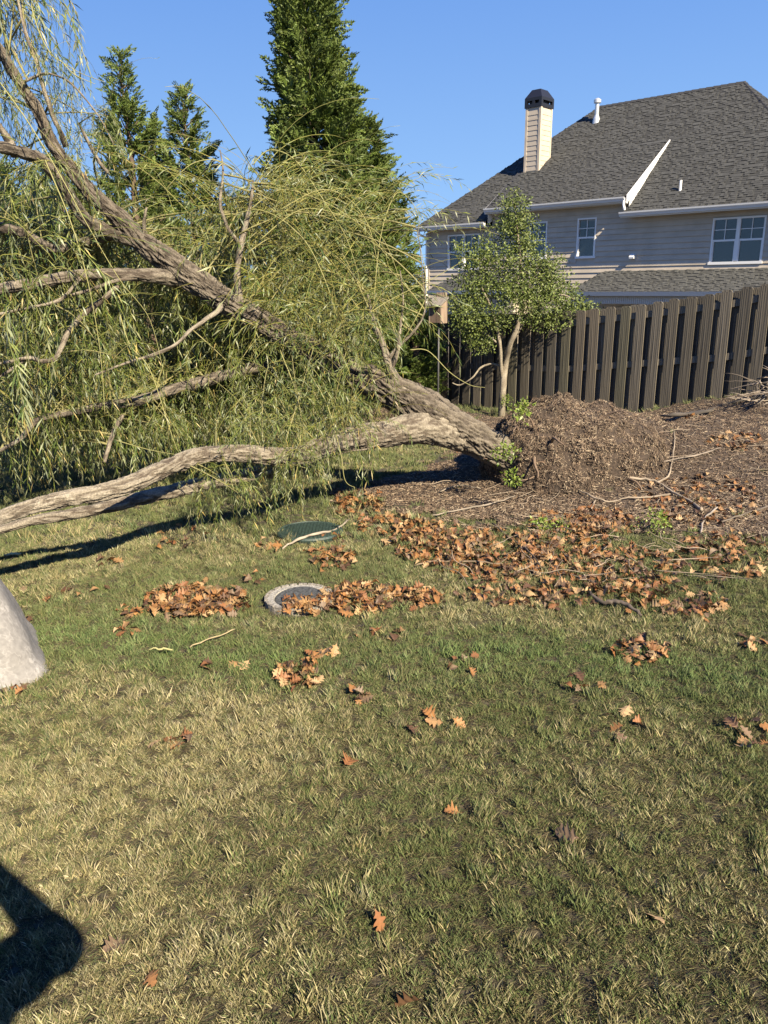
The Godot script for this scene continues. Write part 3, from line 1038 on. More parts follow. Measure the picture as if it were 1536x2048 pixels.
func willow() -> void:
	var wb := mat("willow bark", BASE, 0.9, true)
	textured(wb, noise_tex, Vector3(9, 9, 9), 0.6)
	var o := thing("fallen_willow_tree", "uprooted weeping willow lying across the lawn with its root mass torn up", "tree", Vector3.ZERO)
	limb("trunk", o, [[1045, 925, 6.05, 84], [1000, 903, 6.0, 80], [950, 878, 5.9, 88], [900, 852, 5.8, 100], [850, 822, 5.7, 112], [800, 792, 5.65, 92], [740, 762, 5.65, 80], [680, 735, 5.65, 72], [600, 690, 5.55, 66], [540, 655, 5.5, 62], [480, 620, 5.4, 62], [430, 588, 5.35, 64], [370, 548, 5.3, 66], [320, 512, 5.25, 62], [277, 478, 5.2, 54], [234, 433, 5.1, 46], [195, 400, 5.05, 40], [153, 352, 5.0, 36], [107, 293, 4.9, 32], [75, 221, 4.8, 29], [33, 156, 4.7, 28], [0, 101, 4.6, 27], [-60, 20, 4.5, 24], [-140, -80, 4.4, 18], [-240, -170, 4.3, 8]], 132, 0.028, 30)
	limb("limb", o, [[925, 880, 5.85, 60], [870, 858, 5.7, 84], [820, 858, 5.55, 76], [770, 868, 5.42, 66], [715, 874, 5.3, 60], [665, 884, 5.15, 55], [620, 905, 5.0, 51], [590, 914, 4.9, 48], [540, 912, 4.75, 46], [480, 907, 4.6, 45], [430, 908, 4.5, 45], [380, 918, 4.4, 46], [320, 942, 4.25, 47], [260, 968, 4.1, 47], [200, 986, 4.0, 46], [130, 998, 3.9, 44], [70, 1012, 3.85, 40], [0, 1036, 3.8, 38], [-80, 1068, 3.75, 34], [-220, 1120, 3.7, 24]], 84, 0.014, 30, 0.8)
	limb("limb", o, [[640, 905, 5.2, 34], [600, 930, 5.1, 38], [540, 943, 5.0, 38], [500, 950, 4.9, 38], [450, 959, 4.8, 38], [380, 974, 4.7, 38], [300, 992, 4.55, 36], [230, 1010, 4.45, 33], [150, 1027, 4.4, 29], [60, 1043, 4.35, 25], [0, 1060, 4.3, 22], [-100, 1085, 4.25, 16]], 48, 0.011, 22, 0.8)
	limb("limb", o, [[290, 492, 5.22, 34], [240, 472, 5.15, 34], [202, 456, 5.1, 33], [169, 437, 5.0, 32], [137, 388, 4.9, 31], [107, 345, 4.8, 30], [75, 316, 4.7, 30], [33, 303, 4.6, 29], [0, 294, 4.5, 29], [-60, 288, 4.4, 26], [-160, 300, 4.3, 18]], 48, 0.010, 20, 0.1)
	limb("limb", o, [[350, 560, 5.3, 40], [320, 553, 5.2, 36], [270, 550, 5.1, 30], [200, 549, 5.0, 30], [130, 556, 4.9, 30], [60, 569, 4.8, 30], [0, 579, 4.75, 28], [-100, 605, 4.6, 20]], 48, 0.010, 20, 0.35)
	limb("limb", o, [[262, 468, 5.25, 24], [228, 472, 5.3, 22], [185, 480, 5.3, 22], [145, 492, 5.25, 24], [107, 498, 5.2, 24], [75, 482, 5.15, 24], [40, 464, 5.1, 26], [0, 455, 5.05, 26], [-90, 450, 5.0, 20]], 22, 0.009, 16)
	limb("limb", o, [[700, 745, 5.75, 30], [640, 722, 5.8, 34], [560, 730, 5.8, 32], [500, 738, 5.75, 30], [423, 758, 5.65, 29], [342, 781, 5.55, 29], [277, 801, 5.45, 27], [212, 811, 5.4, 23], [130, 827, 5.3, 18], [75, 840, 5.2, 15], [42, 876, 5.1, 11], [0, 902, 5.05, 8]], 40, 0.009, 18, 0.1)
	for b in [
		[[440, 612, 5.3, 17], [436, 622, 5.22, 13], [410, 640, 5.15, 11], [380, 662, 5.1, 10], [350, 690, 5.0, 9.5], [300, 712, 4.95, 8], [250, 727, 4.9, 7], [190, 750, 4.85, 4]],
		[[235, 572, 5.05, 13], [205, 600, 5.0, 15], [169, 628, 5.0, 16], [137, 664, 4.95, 15], [122, 697, 4.9, 14], [107, 719, 4.9, 13], [80, 722, 4.9, 12], [59, 716, 4.85, 10], [0, 727, 4.8, 8], [-60, 740, 4.8, 5]],
		[[59, 709, 4.86, 9], [29, 735, 4.85, 9], [0, 752, 4.85, 8], [-50, 775, 4.8, 6]],
		[[246, 830, 5.4, 12], [232, 855, 5.35, 13], [220, 885, 5.3, 13], [208, 925, 5.25, 11]],
		[[805, 785, 5.6, 40], [795, 765, 5.6, 30], [780, 738, 5.55, 22], [770, 705, 5.55, 19], [758, 672, 5.5, 14], [745, 632, 5.5, 10], [735, 585, 5.5, 6]],
		[[782, 740, 5.56, 14], [795, 705, 5.5, 11], [800, 660, 5.5, 8], [806, 600, 5.5, 5], [800, 540, 5.5, 3]],
		[[775, 720, 5.55, 11], [800, 690, 5.5, 9], [830, 660, 5.45, 6], [850, 620, 5.4, 4], [846, 560, 5.4, 3], [836, 470, 5.4, 2], [812, 420, 5.4, 1.5]],
		[[790, 765, 5.6, 12], [760, 748, 5.55, 10], [727, 736, 5.5, 10], [678, 716, 5.45, 9], [640, 708, 5.4, 6]],
		[[484, 612, 5.4, 22], [480, 600, 5.35, 20], [474, 560, 5.3, 18], [478, 510, 5.3, 17], [485, 478, 5.3, 15], [494, 440, 5.3, 13], [503, 395, 5.3, 8], [506, 360, 5.3, 4]],
		[[483, 500, 5.3, 13], [476, 484, 5.28, 11], [459, 462, 5.25, 9], [446, 430, 5.2, 8], [440, 404, 5.2, 8], [446, 342, 5.2, 5], [440, 300, 5.2, 3]],
		[[132, 292, 4.93, 16], [120, 262, 4.85, 14], [107, 234, 4.8, 13], [97, 205, 4.75, 12], [85, 169, 4.7, 11], [72, 117, 4.65, 10], [55, 78, 4.6, 9], [38, 10, 4.6, 7], [20, -60, 4.5, 4]],
		[[49, 163, 4.68, 7], [85, 148, 4.65, 6], [108, 150, 4.6, 5], [140, 165, 4.6, 5], [179, 208, 4.6, 4], [205, 245, 4.6, 3], [228, 290, 4.6, 2]],
		[[215, 345, 5.05, 12], [200, 326, 5.0, 11], [185, 300, 5.0, 10], [170, 272, 4.95, 8], [157, 245, 4.9, 5]],
		[[289, 480, 5.2, 14], [288, 455, 5.15, 10], [290, 430, 5.1, 8], [293, 415, 5.1, 6]],
		[[30, 310, 4.6, 26], [20, 285, 4.6, 22], [5, 262, 4.55, 18], [-20, 225, 4.5, 14]],
		[[160, 556, 4.92, 10], [120, 600, 4.85, 9], [60, 615, 4.8, 8], [0, 628, 4.75, 7], [-60, 640, 4.7, 5]],
		[[275, 556, 5.1, 10], [230, 562, 5.0, 10], [180, 580, 4.95, 9], [130, 594, 4.9, 7], [90, 610, 4.85, 4]],
		[[800, 868, 5.45, 14], [740, 896, 5.3, 5], [700, 902, 5.25, 4], [660, 915, 5.2, 3]],
	]:
		limb("branch", o, b, 12, 0.004, 8, 0.75)
	# long bare whips that arch against the sky and over the trunk
	var tw := mat("willow twig", BASE, 0.7, true)
	for b in [
		[[60, 0, 4.6], [75, 55, 4.6], [100, 105, 4.6], [127, 126, 4.6], [165, 148, 4.6], [210, 164, 4.6]], [[128, 128, 4.6], [150, 150, 4.6], [190, 168, 4.6]],
		[[505, 330, 5.2], [540, 300, 5.2], [590, 320, 5.2], [640, 390, 5.2], [690, 470, 5.2], [720, 560, 5.2]], [[560, 420, 5.2], [640, 380, 5.2], [700, 400, 5.2], [740, 460, 5.2], [760, 560, 5.2]],
		[[745, 640, 5.5], [760, 480, 5.4], [790, 390, 5.4], [820, 400, 5.4], [838, 440, 5.4], [832, 480, 5.4]], [[800, 690, 5.5], [830, 640, 5.4], [852, 590, 5.4], [850, 540, 5.4], [835, 470, 5.4]],
		[[690, 690, 5.4], [650, 560, 5.2], [600, 470, 5.2], [520, 420, 5.1], [440, 440, 5.1]], [[470, 340, 5.2], [430, 320, 5.1], [380, 330, 5.0], [330, 380, 5.0]],
		[[0, 165, 4.4], [60, 250, 4.4], [120, 350, 4.4], [175, 450, 4.4], [240, 560, 4.4], [300, 640, 4.5], [330, 760, 4.6]], [[90, 320, 4.4], [140, 440, 4.4], [175, 560, 4.4], [200, 700, 4.5], [210, 830, 4.5]],
		[[640, 700, 5.3], [720, 640, 5.2], [780, 600, 5.2], [860, 560, 5.2], [930, 520, 5.2]], [[820, 700, 5.4], [856, 702, 5.4], [900, 745, 5.4], [940, 770, 5.4], [970, 775, 5.4]],
		[[240, 630, 4.8], [260, 690, 4.8], [300, 740, 4.8], [340, 860, 4.8], [355, 900, 4.8]], [[230, 880, 4.6], [300, 900, 4.5], [370, 912, 4.4]],
		[[600, 720, 5.1], [650, 800, 5.0], [680, 900, 4.9], [690, 960, 4.9], [710, 975, 4.9]], [[560, 700, 5.1], [600, 820, 4.9], [590, 960, 4.8], [560, 1000, 4.8]],
		[[520, 480, 5.2], [600, 420, 5.2], [680, 430, 5.2], [760, 470, 5.2], [800, 560, 5.2]], [[500, 420, 5.2], [560, 380, 5.2], [640, 400, 5.2], [720, 450, 5.2], [780, 520, 5.2]],
	]:
		var path := []
		for i in b.size():
			path.append([at(b[i][0], b[i][1], b[i][2]), lerpf(0.004, 0.0014, i / float(b.size() - 1))])
		var st := begin()
		tube(st, smooth_path(path, 6), 5, Color(0.29, 0.275, 0.10))
		build("twig", st, tw, o)
	# feeder twigs and leafy strands
	var hang := [strand_mesh("hang", 0), strand_mesh("hang", 1), strand_mesh("hang", 2), strand_mesh("hang", 3)]
	var whip := [strand_mesh("whip", 0), strand_mesh("whip", 1), strand_mesh("whip", 2)]
	var tang := [strand_mesh("tangle", 0), strand_mesh("tangle", 1), strand_mesh("tangle", 2)]
	var bare := [strand_mesh("bare", 0), strand_mesh("bare", 1), strand_mesh("bare", 2)]
	var sets := [hang, whip, tang, bare]
	var xf := [[[], [], [], []], [[], [], []], [[], [], []], [[], [], []]]
	var cl := [[[], [], [], []], [[], [], []], [[], [], []], [[], [], []]]
	var feed := begin()
	# px0, py0, px1, py1, depth0, depth1, branchlets, kind (0 hanging, 1 whip, 2 tangle), size
	var regions := [
		[-70, -150, 40, 10, 4.7, 5.5, 18, 0, 0.9], [-70, 100, 20, 220, 5.0, 5.6, 7, 0, 0.7], [60, 60, 125, 240, 4.6, 5.0, 5, 0, 0.45], [140, 180, 230, 320, 4.7, 5.1, 6, 0, 0.45],
		[-80, 310, 120, 480, 5.3, 6.6, 14, 0, 0.8], [150, 400, 330, 500, 5.7, 7.0, 11, 0, 0.65], [280, 450, 480, 560, 5.8, 7.4, 24, 0, 0.65], [260, 390, 450, 460, 5.6, 6.8, 4, 1, 0.45],
		[-90, 480, 240, 720, 5.3, 7.2, 52, 0, 0.8], [300, 560, 500, 760, 5.8, 7.4, 56, 0, 0.8], [-90, 680, 260, 850, 5.2, 6.8, 54, 0, 0.75], [200, 700, 540, 860, 5.6, 7.2, 66, 0, 0.7], [-60, 560, 520, 820, 6.4, 7.8, 60, 0, 0.8],
		[440, 420, 620, 600, 5.6, 6.8, 30, 2, 0.95], [420, 420, 620, 600, 5.5, 6.6, 20, 0, 0.55], [560, 460, 735, 640, 5.5, 7.0, 36, 2, 0.9], [540, 560, 745, 700, 5.7, 7.0, 36, 0, 0.55],
		[490, 400, 700, 480, 5.3, 6.2, 15, 1, 0.7], [600, 440, 720, 600, 5.4, 6.2, 12, 1, 0.55], [480, 600, 700, 730, 4.9, 5.4, 22, 2, 0.65], [460, 740, 740, 860, 5.5, 6.8, 44, 0, 0.6], [470, 700, 720, 830, 4.8, 5.3, 18, 0, 0.6],
		[420, 800, 690, 890, 4.4, 4.9, 11, 0, 0.4], [420, 900, 640, 950, 4.4, 4.9, 9, 0, 0.38], [-60, 830, 460, 900, 5.3, 6.6, 40, 0, 0.5], [680, 780, 780, 850, 5.0, 5.4, 6, 2, 0.45],
		[735, 560, 800, 690, 5.4, 5.8, 4, 1, 0.4], [440, 975, 520, 1005, 4.4, 4.6, 4, 0, 0.45], [-20, 380, 130, 620, 4.2, 4.7, 5, 0, 1.0], [200, 600, 270, 740, 4.6, 4.9, 4, 0, 0.6], [95, 330, 140, 420, 4.4, 4.6, 2, 0, 0.6],
	]
	for rg in regions:
		for i in int(rg[6] * 0.86 + 0.5):
			var target := at(rf(rg[0], rg[2]), rf(rg[1], rg[3]), rf(rg[4], rg[5]))
			var best := Vector3.ZERO
			var bd := 1e9
			for k in 60:
				var q := skeleton[rng.randi() % skeleton.size()]
				var dq := q.distance_to(target) * rf(0.9, 1.2)
				if dq < bd:
					bd = dq
					best = q
			var mid := best.lerp(target, 0.55) + Vector3(0, 0.12 * bd, 0) + rdir() * 0.08 * bd
			var path := []
			for k in 7:
				var t := k / 6.0
				path.append([best.lerp(mid, t).lerp(mid.lerp(target, t), t), lerpf(0.0035 + 0.004 * minf(bd, 1.2), 0.002, t)])
			tube(feed, path, 4, Color(0.22, 0.205, 0.08))
			for k in 8:
				var t := 0.3 + 0.7 * (k + rng.randf()) / 8.0
				var f := t * 6.0
				var a := mini(int(f), 5)
				var p: Vector3 = path[a][0].lerp(path[a + 1][0], f - a) + rdir() * 0.02
				var kind: int = rg[7]
				if kind == 0 and rng.randf() < 0.15: kind = 2
				if kind != 0 and rng.randf() < 0.30: kind = 3
				elif kind == 0 and rng.randf() < 0.06: kind = 3
				var v: int = rng.randi() % sets[kind].size()
				var sc: float = rg[8] * rf(0.65, 1.25)
				var room := p.y - H(p.x, p.z) - 0.01
				if kind == 0 and room < 0.85 * sc: sc = maxf(0.2, room / 0.85)
				if kind != 0 and room < 0.4: continue
				var yaw := rf(0, TAU)
				if kind == 1 and rng.randf() < 0.6: yaw = rf(-0.9, 0.9)
				var b := Basis(Vector3.UP, yaw) * Basis(Vector3(0, 0, 1), rf(-0.25, 0.25))
				if kind == 2: b = b * Basis(rdir(), rf(0.0, 0.9))
				xf[kind][v].append(Transform3D(b.scaled(Vector3.ONE * sc), p))
				var c := rf(0.72, 1.28)
				cl[kind][v].append(Color(c * rf(0.92, 1.1), c, c * rf(0.8, 1.1)))
	var fd := build("feeder_twigs", feed, tw, o)
	fd.set_meta("kind", "stuff")
	var lm := mat("willow leaf", BASE, 0.5, true)
	lm.backlight_enabled = true
	lm.backlight = Color(0.26, 0.26, 0.26)
	for kind in 4:
		for v in xf[kind].size():
			scatter("foliage", sets[kind][v], xf[kind][v], cl[kind][v], lm, o)
	root_mass(o)

func root_point(c: Vector3, r: Vector3, d: Vector3) -> Vector3:
	var n := fine.get_noise_3d(d.x * 6.0 + 3.0, d.y * 6.0, d.z * 6.0) * 0.12 + fine.get_noise_3d(d.x * 16.0, d.y * 16.0 + 9.0, d.z * 16.0) * 0.09
	var e := Vector3(signf(d.x) * pow(absf(d.x), 0.9 if d.x < 0.0 else 1.25), pow(absf(d.y), 0.82) * signf(d.y), d.z)
	return c + Vector3(e.x * r.x * (1.0 if d.x < 0.0 else 1.45), e.y * r.y, e.z * r.z) * (1.0 + n)

func root_mass(o: Node3D) -> void:
	var c := Vector3(1.42, 0.05, -6.15)
	var r := Vector3(0.60, 0.63, 0.52)
	var st := begin()
	st.set_smooth_group(0)
	var nu := 56
	var nv := 30
	for j in nv:
		for i in nu:
			for e in [[0, 0], [1, 0], [1, 1], [0, 0], [1, 1], [0, 1]]:
				var a: float = TAU * ((i + e[0]) % nu) / nu
				var b: float = PI * (j + e[1]) / nv
				st.add_vertex(root_point(c, r, Vector3(cos(a) * sin(b), cos(b), sin(a) * sin(b))))
	build("root_ball", st, mats["dark mulch"], o)
	# fine roots combed down over the torn face, and stubs of thicker ones
	var variants := []
	for k in 3:
		var f := begin()
		for i in 7:
			var p := Vector3(rf(-0.03, 0.03), 0, rf(-0.03, 0.03))
			var d := Vector3(rf(-0.5, 0.5), rf(-0.4, 0.5), rf(0.2, 0.8)).normalized()
			var path := []
			var w := rf(0.0012, 0.003)
			for s in 6:
				path.append([p, w * (1.0 - s / 7.0)])
				p += d * 0.035
				d = (d + Vector3(rf(-0.3, 0.3), -0.35, rf(-0.3, 0.2))).normalized()
			tube(f, path, 3, Color(0.21, 0.135, 0.085) * rf(0.6, 1.5))
		f.generate_normals()
		variants.append(f.commit())
	var rm := mat("fine root", BASE, 0.9, true)
	for v in 3:
		var xf := []
		var cl := []
		for i in 55:
			var d := rdir()
			if d.x > -0.05 or d.y < -0.1: continue
			d.y = absf(d.y)
			var p := root_point(c, r, d)
			if p.y < H(p.x, p.z) - 0.05: continue
			var b := Basis.looking_at(-(d * Vector3(1, 0.5, 1)).normalized(), Vector3.UP) * Basis(Vector3(0, 0, 1), rf(-0.7, 0.7))
			xf.append(Transform3D(b.scaled(Vector3.ONE * rf(0.3, 0.6)), p))
			var s := rf(0.6, 1.4)
			cl.append(Color(s, s, s))
		scatter("fine_roots", variants[v], xf, cl, rm, o)
	for k in 9:
		var d := Vector3(rf(-1.0, 0.5), rf(-0.1, 0.9), rf(0.1, 1.0)).normalized()
		var p := root_point(c, r, d) - d * 0.08
		var path := []
		var w := rf(0.008, 0.02)
		for s in 7:
			path.append([p, w * (1.0 - s / 7.5)])
			p += d * 0.05
			d = (d + rdir() * 0.35 + Vector3(0, -0.15, 0)).normalized()
		var rs := begin()
		tube(rs, path, 7, Color(0.2, 0.14, 0.095), Color(0.1, 0.07, 0.05), 0.003)
		build("root", rs, rm, o)

# ---------------------------------------------------------------- small broadleaf tree by the fence, weeds
func clump_mesh(k: int, leaf_len: float, n: int, rad: float, c1: Color, c2: Color) -> Mesh:
	var st := begin()
	st.set_smooth_group(-1)
	var r := RandomNumberGenerator.new()
	r.seed = 900 + k
	for i in n:
		var d := Vector3(r.randfn(), r.randfn() + 0.3, r.randfn()).normalized()
		var p := d * rad * pow(r.randf(), 0.5)
		var ld := (d + Vector3(r.randfn(), r.randfn(), r.randfn()) * 0.5).normalized()
		var side := ld.cross(Vector3(r.randfn(), r.randfn() + 0.4, r.randfn()).normalized()).normalized()
		leaf(st, p, ld, side, leaf_len * r.randf_range(0.7, 1.2), leaf_len * r.randf_range(0.38, 0.52), 0.15, c1.lerp(c2, r.randf()))
	st.generate_normals()
	return st.commit()

func holly() -> void:
	var dist := 12.1
	var foot := gr(1003, 824)
	var o := thing("holly_tree", "small broadleaf evergreen with pale slender forked trunk in front of the fence", "tree", Vector3.ZERO)
	foot = atf(1003, 826, dist)
	foot.y = H(foot.x, foot.z) - 0.03
	var bm := mat("pale bark", BASE, 0.85, true)
	textured(bm, noise_tex, Vector3(7, 7, 7), 0.5)
	var stems := [
		[[1003, 828, 15], [1006, 780, 13], [1011, 730, 12], [1020, 690, 11], [1036, 650, 10], [1043, 600, 8], [1040, 520, 6], [1032, 440, 4], [1030, 400, 2]],
		[[1007, 775, 9], [1002, 730, 7], [1000, 690, 7], [992, 650, 6], [975, 600, 5], [955, 560, 3]],
		[[1024, 682, 8], [1052, 640, 7], [1085, 610, 6], [1120, 590, 4], [1150, 600, 2]],
		[[1040, 640, 6], [1060, 570, 5], [1085, 520, 3]],
		[[1006, 735, 5], [985, 728, 4], [962, 735, 4], [945, 755, 3], [920, 770, 3], [905, 766, 2]],
		[[1000, 690, 5], [960, 660, 4], [930, 640, 3], [910, 610, 2]],
	]
	for s in stems:
		var path := []
		for e in s:
			var p := atf(e[0], e[1], dist + (0.0 if e == s[0] else rf(-0.12, 0.12)))
			path.append([p, e[2] * 0.5 * dist / F])
		if s == stems[0]: path[0][0] = foot
		var st := begin()
		tube(st, smooth_path(path, 6), 10, Color(0.50, 0.44, 0.33), Color(0.27, 0.22, 0.155), 0.004)
		build("trunk" if s == stems[0] else "branch", st, bm, o)
	var ms := []
	for k in 3:
		ms.append(clump_mesh(k, 0.050, 13, 0.085, Color(0.070, 0.108, 0.020), Color(0.17, 0.205, 0.050)))
	var xf := [[], [], []]
	var cl := [[], [], []]
	var blobs := [[1030, 425, 36, 40, 100], [1012, 465, 38, 36, 75], [1050, 480, 36, 42, 90], [960, 515, 40, 34, 70], [920, 500, 16, 14, 14], [1020, 540, 75, 55, 260], [1090, 545, 48, 45, 150],
		[950, 570, 48, 55, 150], [1110, 590, 50, 40, 150], [1040, 600, 85, 40, 220], [930, 625, 40, 45, 120], [1150, 625, 50, 26, 120], [1190, 630, 18, 14, 22], [1095, 640, 60, 22, 110], [985, 640, 40, 32, 80], [945, 670, 30, 22, 50], [960, 690, 28, 14, 30]]
	for b in blobs:
		var c := atf(b[0], b[1], dist + rf(-0.15, 0.15))
		var k: float = dist / F
		for i in int(b[4] * 1.02):
			var d := rdir() * pow(rng.randf(), 0.45)
			var p := c + Vector3(d.x * b[2] * k, d.y * b[3] * k, d.z * (b[2] + b[3]) * 0.5 * k)
			var v := rng.randi() % 3
			xf[v].append(Transform3D(Basis(rdir(), rf(0, TAU)).scaled(Vector3.ONE * rf(0.7, 1.2)), p))
			var t := rf(0.75, 1.3)
			cl[v].append(Color(t, t, t * rf(0.8, 1.1)))
	var lm := mat("holly leaf", BASE, 0.55, true)
	lm.backlight_enabled = true
	lm.backlight = Color(0.22, 0.22, 0.22)
	for v in 3:
		scatter("crown", ms[v], xf[v], cl[v], lm, o)
	# bright weeds: on the torn root face, at the foot of the little tree
	var wm := clump_mesh(7, 0.05, 22, 0.09, Color(0.13, 0.21, 0.025), Color(0.23, 0.29, 0.05))
	var wl := mat("weed leaf", BASE, 0.45, true)
	wl.backlight_enabled = true
	wl.backlight = Color(0.4, 0.4, 0.4)
	var spots := [[1040, 835, 5.75, 0.075, 9, "leafy green weed high on the torn root mass"], [1012, 918, 5.5, 0.06, 9, "bright green weed where the trunk meets the root mass"], [1022, 970, 5.45, 0.04, 5, "small green weed at the foot of the root mass"], [1012, 808, 11.9, 0.09, 6, "lime green weed at the foot of the small pale trunk"], [1225, 940, 0.0, 0.05, 4, "little green sprig low on the mulch bank"], [1100, 1065, 0.0, 0.08, 8, "green grass tuft among the oak leaves"], [1300, 1068, 0.0, 0.1, 9, "broad green weed patch between mulch and leaves"]]
	for s in spots:
		var p: Vector3 = at(s[0], s[1], s[2]) if s[2] > 0.0 else gr(s[0], s[1])
		var w := thing("weed", s[5], "weed", p)
		var xs := []
		var cs := []
		for i in s[4]:
			var q: Vector3 = rdir() * s[3]
			q.y = absf(q.y) + 0.02
			xs.append(Transform3D(Basis(rdir(), rf(0, 3.0)).scaled(Vector3.ONE * rf(0.4, 0.8)), q))
			var t := rf(0.7, 1.1)
			cs.append(Color(t, t, t))
		scatter("leaves", wm, xs, cs, wl, w)
		var stm := begin()
		for i in 5:
			tube(stm, [[Vector3(0, -0.02, 0), 0.003], [rdir() * s[3] * 0.6 + Vector3(0, s[3] * 0.6, 0), 0.0015]], 4, Color(0.15, 0.2, 0.05))
		build("stem", stm, wl, w)

# ---------------------------------------------------------------- birdhouse, drain, lid, rock, brush pile, far tree
func yard_things() -> void:
	# birdhouse
	var p := atf(876, 645, 11.6)
	var g := H(p.x, p.z)
	var o := thing("birdhouse", "weathered wooden birdhouse with sloping roof on a thin metal pole", "birdhouse", Vector3(p.x, g, p.z))
	o.rotation.y = -0.62
	var cedar := textured(mat("weathered cedar", lin(0.42, 0.31, 0.22), 0.85), grain_tex, Vector3(2.0, 0.8, 2.0), 0.5)
	var cedar2 := textured(mat("dark cedar", lin(0.22, 0.15, 0.10), 0.85), grain_tex, Vector3(2.0, 0.8, 2.0), 0.5)
	var b := p.y - g
	var w := 0.085
	var front := begin()                       # front panel with a real hole
	var ring := PackedVector2Array()
	var outer := PackedVector2Array()
	for i in 16:
		var a := TAU * i / 16
		ring.append(Vector2(cos(a), sin(a)) * 0.022 + Vector2(0, b + 0.17))
	front.set_smooth_group(-1)
	for i in 16:
		var j := (i + 1) % 16
		var ea := ring[i] - Vector2(0, b + 0.17)
		var eb := ring[j] - Vector2(0, b + 0.17)
		var oa := (ea / maxf(absf(ea.x) / w, absf(ea.y) / 0.06)) + Vector2(0, b + 0.17)
		var ob := (eb / maxf(absf(eb.x) / w, absf(eb.y) / 0.06)) + Vector2(0, b + 0.17)
		quad(front, Vector3(oa.x, oa.y, w), Vector3(ob.x, ob.y, w), Vector3(ring[j].x, ring[j].y, w), Vector3(ring[i].x, ring[i].y, w))
		quad(front, Vector3(ring[i].x, ring[i].y, w), Vector3(ring[j].x, ring[j].y, w), Vector3(ring[j].x, ring[j].y, w - 0.018), Vector3(ring[i].x, ring[i].y, w - 0.018))
	box(front, Vector3(-w, b, w - 0.018), Vector3(w, b + 0.11, w))
	box(front, Vector3(-w, b + 0.23, w - 0.018), Vector3(w, b + 0.25, w))
	build("front_panel", front, cedar2, o)
	for s in [-1.0, 1.0]:
		var sd := begin()
		var x0: float = s * w + (0.001 if s > 0 else -0.019)
		hexa(sd, [Vector3(x0, b - 0.01, w), Vector3(x0 + 0.018, b - 0.01, w), Vector3(x0 + 0.018, b - 0.01, -w), Vector3(x0, b - 0.01, -w),
			Vector3(x0, b + 0.25, w), Vector3(x0 + 0.018, b + 0.25, w), Vector3(x0 + 0.018, b + 0.33, -w), Vector3(x0, b + 0.33, -w)])
		build("side_panel", sd, cedar, o)
	var bk := begin()
	box(bk, Vector3(-w, b - 0.01, -w - 0.02), Vector3(w, b + 0.42, -w - 0.001))
	build("back_panel", bk, cedar, o)
	var fl := begin()
	box(fl, Vector3(-w, b + 0.001, -w), Vector3(w, b + 0.018, w - 0.019))
	build("floor_panel", fl, cedar2, o)
	var rfp := begin()
	hexa(rfp, [Vector3(-0.13, b + 0.232, w + 0.07), Vector3(0.13, b + 0.232, w + 0.07), Vector3(0.13, b + 0.337, -w), Vector3(-0.13, b + 0.337, -w),
		Vector3(-0.13, b + 0.252, w + 0.07), Vector3(0.13, b + 0.252, w + 0.07), Vector3(0.13, b + 0.357, -w), Vector3(-0.13, b + 0.357, -w)])
	build("roof_board", rfp, textured(mat("grey cedar", lin(0.3, 0.265, 0.22), 0.85), grain_tex, Vector3(2.0, 0.8, 2.0), 0.5), o)
	var pl := begin()
	tube(pl, [[Vector3(0, -0.1, -0.02), 0.014], [Vector3(0, b, -0.02), 0.014]], 10)
	build("pole", pl, mat("dark pole", lin(0.05, 0.05, 0.05), 0.5), o)

	# green plastic valve lid lying on the grass
	p = gr(620, 1072)
	o = thing("valve_box_lid", "round dark green plastic lid lying in the grass with willow leaves on it", "lid", p + Vector3(0, -0.002, 0))
	var green := textured(mat("green plastic", lin(0.035, 0.066, 0.055), 0.6), noise_tex, Vector3(5, 5, 5), 0.3)
	var ld := begin()
	lathe(ld, [[0.0, 0.0], [0.19, 0.0], [0.215, 0.008], [0.222, 0.03], [0.214, 0.042], [0.2, 0.045], [0.196, 0.040], [0.0, 0.040]], 40, Vector2(1.0, 0.92))
	build("lid_plate", ld, green, o)
	var rb := begin()
	for i in range(-8, 9):
		var x := i * 0.022
		var half := sqrt(maxf(0.0, 0.185 * 0.185 - x * x)) * 0.92
		box(rb, Vector3(x - 0.004, 0.0395, -half), Vector3(x + 0.004, 0.0445, half))
	build("tread_ribs", rb, green, o)
	var hdl := begin()
	var hpth := []
	for i in 9:
		var a := PI * i / 8 - PI / 2
		hpth.append([Vector3(0.15 + cos(a) * 0.04, 0.05, sin(a) * 0.06), 0.005])
	tube(hdl, hpth, 6)
	build("finger_grip", hdl, green, o)

	# open round drain riser half full of leaves
	p = gr(600, 1208)
	o = thing("drain_riser", "open round grey drain ring set in the grass half filled with leaves", "drain", p + Vector3(0, 0.012, 0))
	var conc := textured(mat("concrete ring", lin(0.34, 0.31, 0.26), 0.9), noise_tex, Vector3(6, 6, 6), 0.8)
	var plast := textured(mat("dark grey plastic", lin(0.10, 0.105, 0.105), 0.6), noise_tex, Vector3(5, 5, 5), 0.3)
	var rg := begin()
	for i in 22:                               # a rim in short blocks with gaps between
		var a0 := TAU * i / 22 + 0.02
		var a1 := TAU * (i + 1) / 22 - 0.02 - (0.03 if i % 3 == 0 else 0.0)
		var cs := []
		for yy in [-0.03, 0.026]:
			for e in [[0.184, a0], [0.184, a1], [0.169, a1], [0.169, a0]]:
				cs.append(Vector3(cos(e[1]) * e[0], yy, sin(e[1]) * e[0]))
		hexa(rg, cs)
	build("rim_block", rg, conc, o)
	var inn := begin()
	lathe(inn, [[0.168, -0.03], [0.168, 0.022], [0.138, 0.02], [0.134, 0.008], [0.0, 0.006]], 36)
	build("inner_ring", inn, textured(mat("pale plastic", lin(0.42, 0.40, 0.35), 0.7), noise_tex, Vector3(6, 6, 6), 0.4), o)
	var dl := begin()
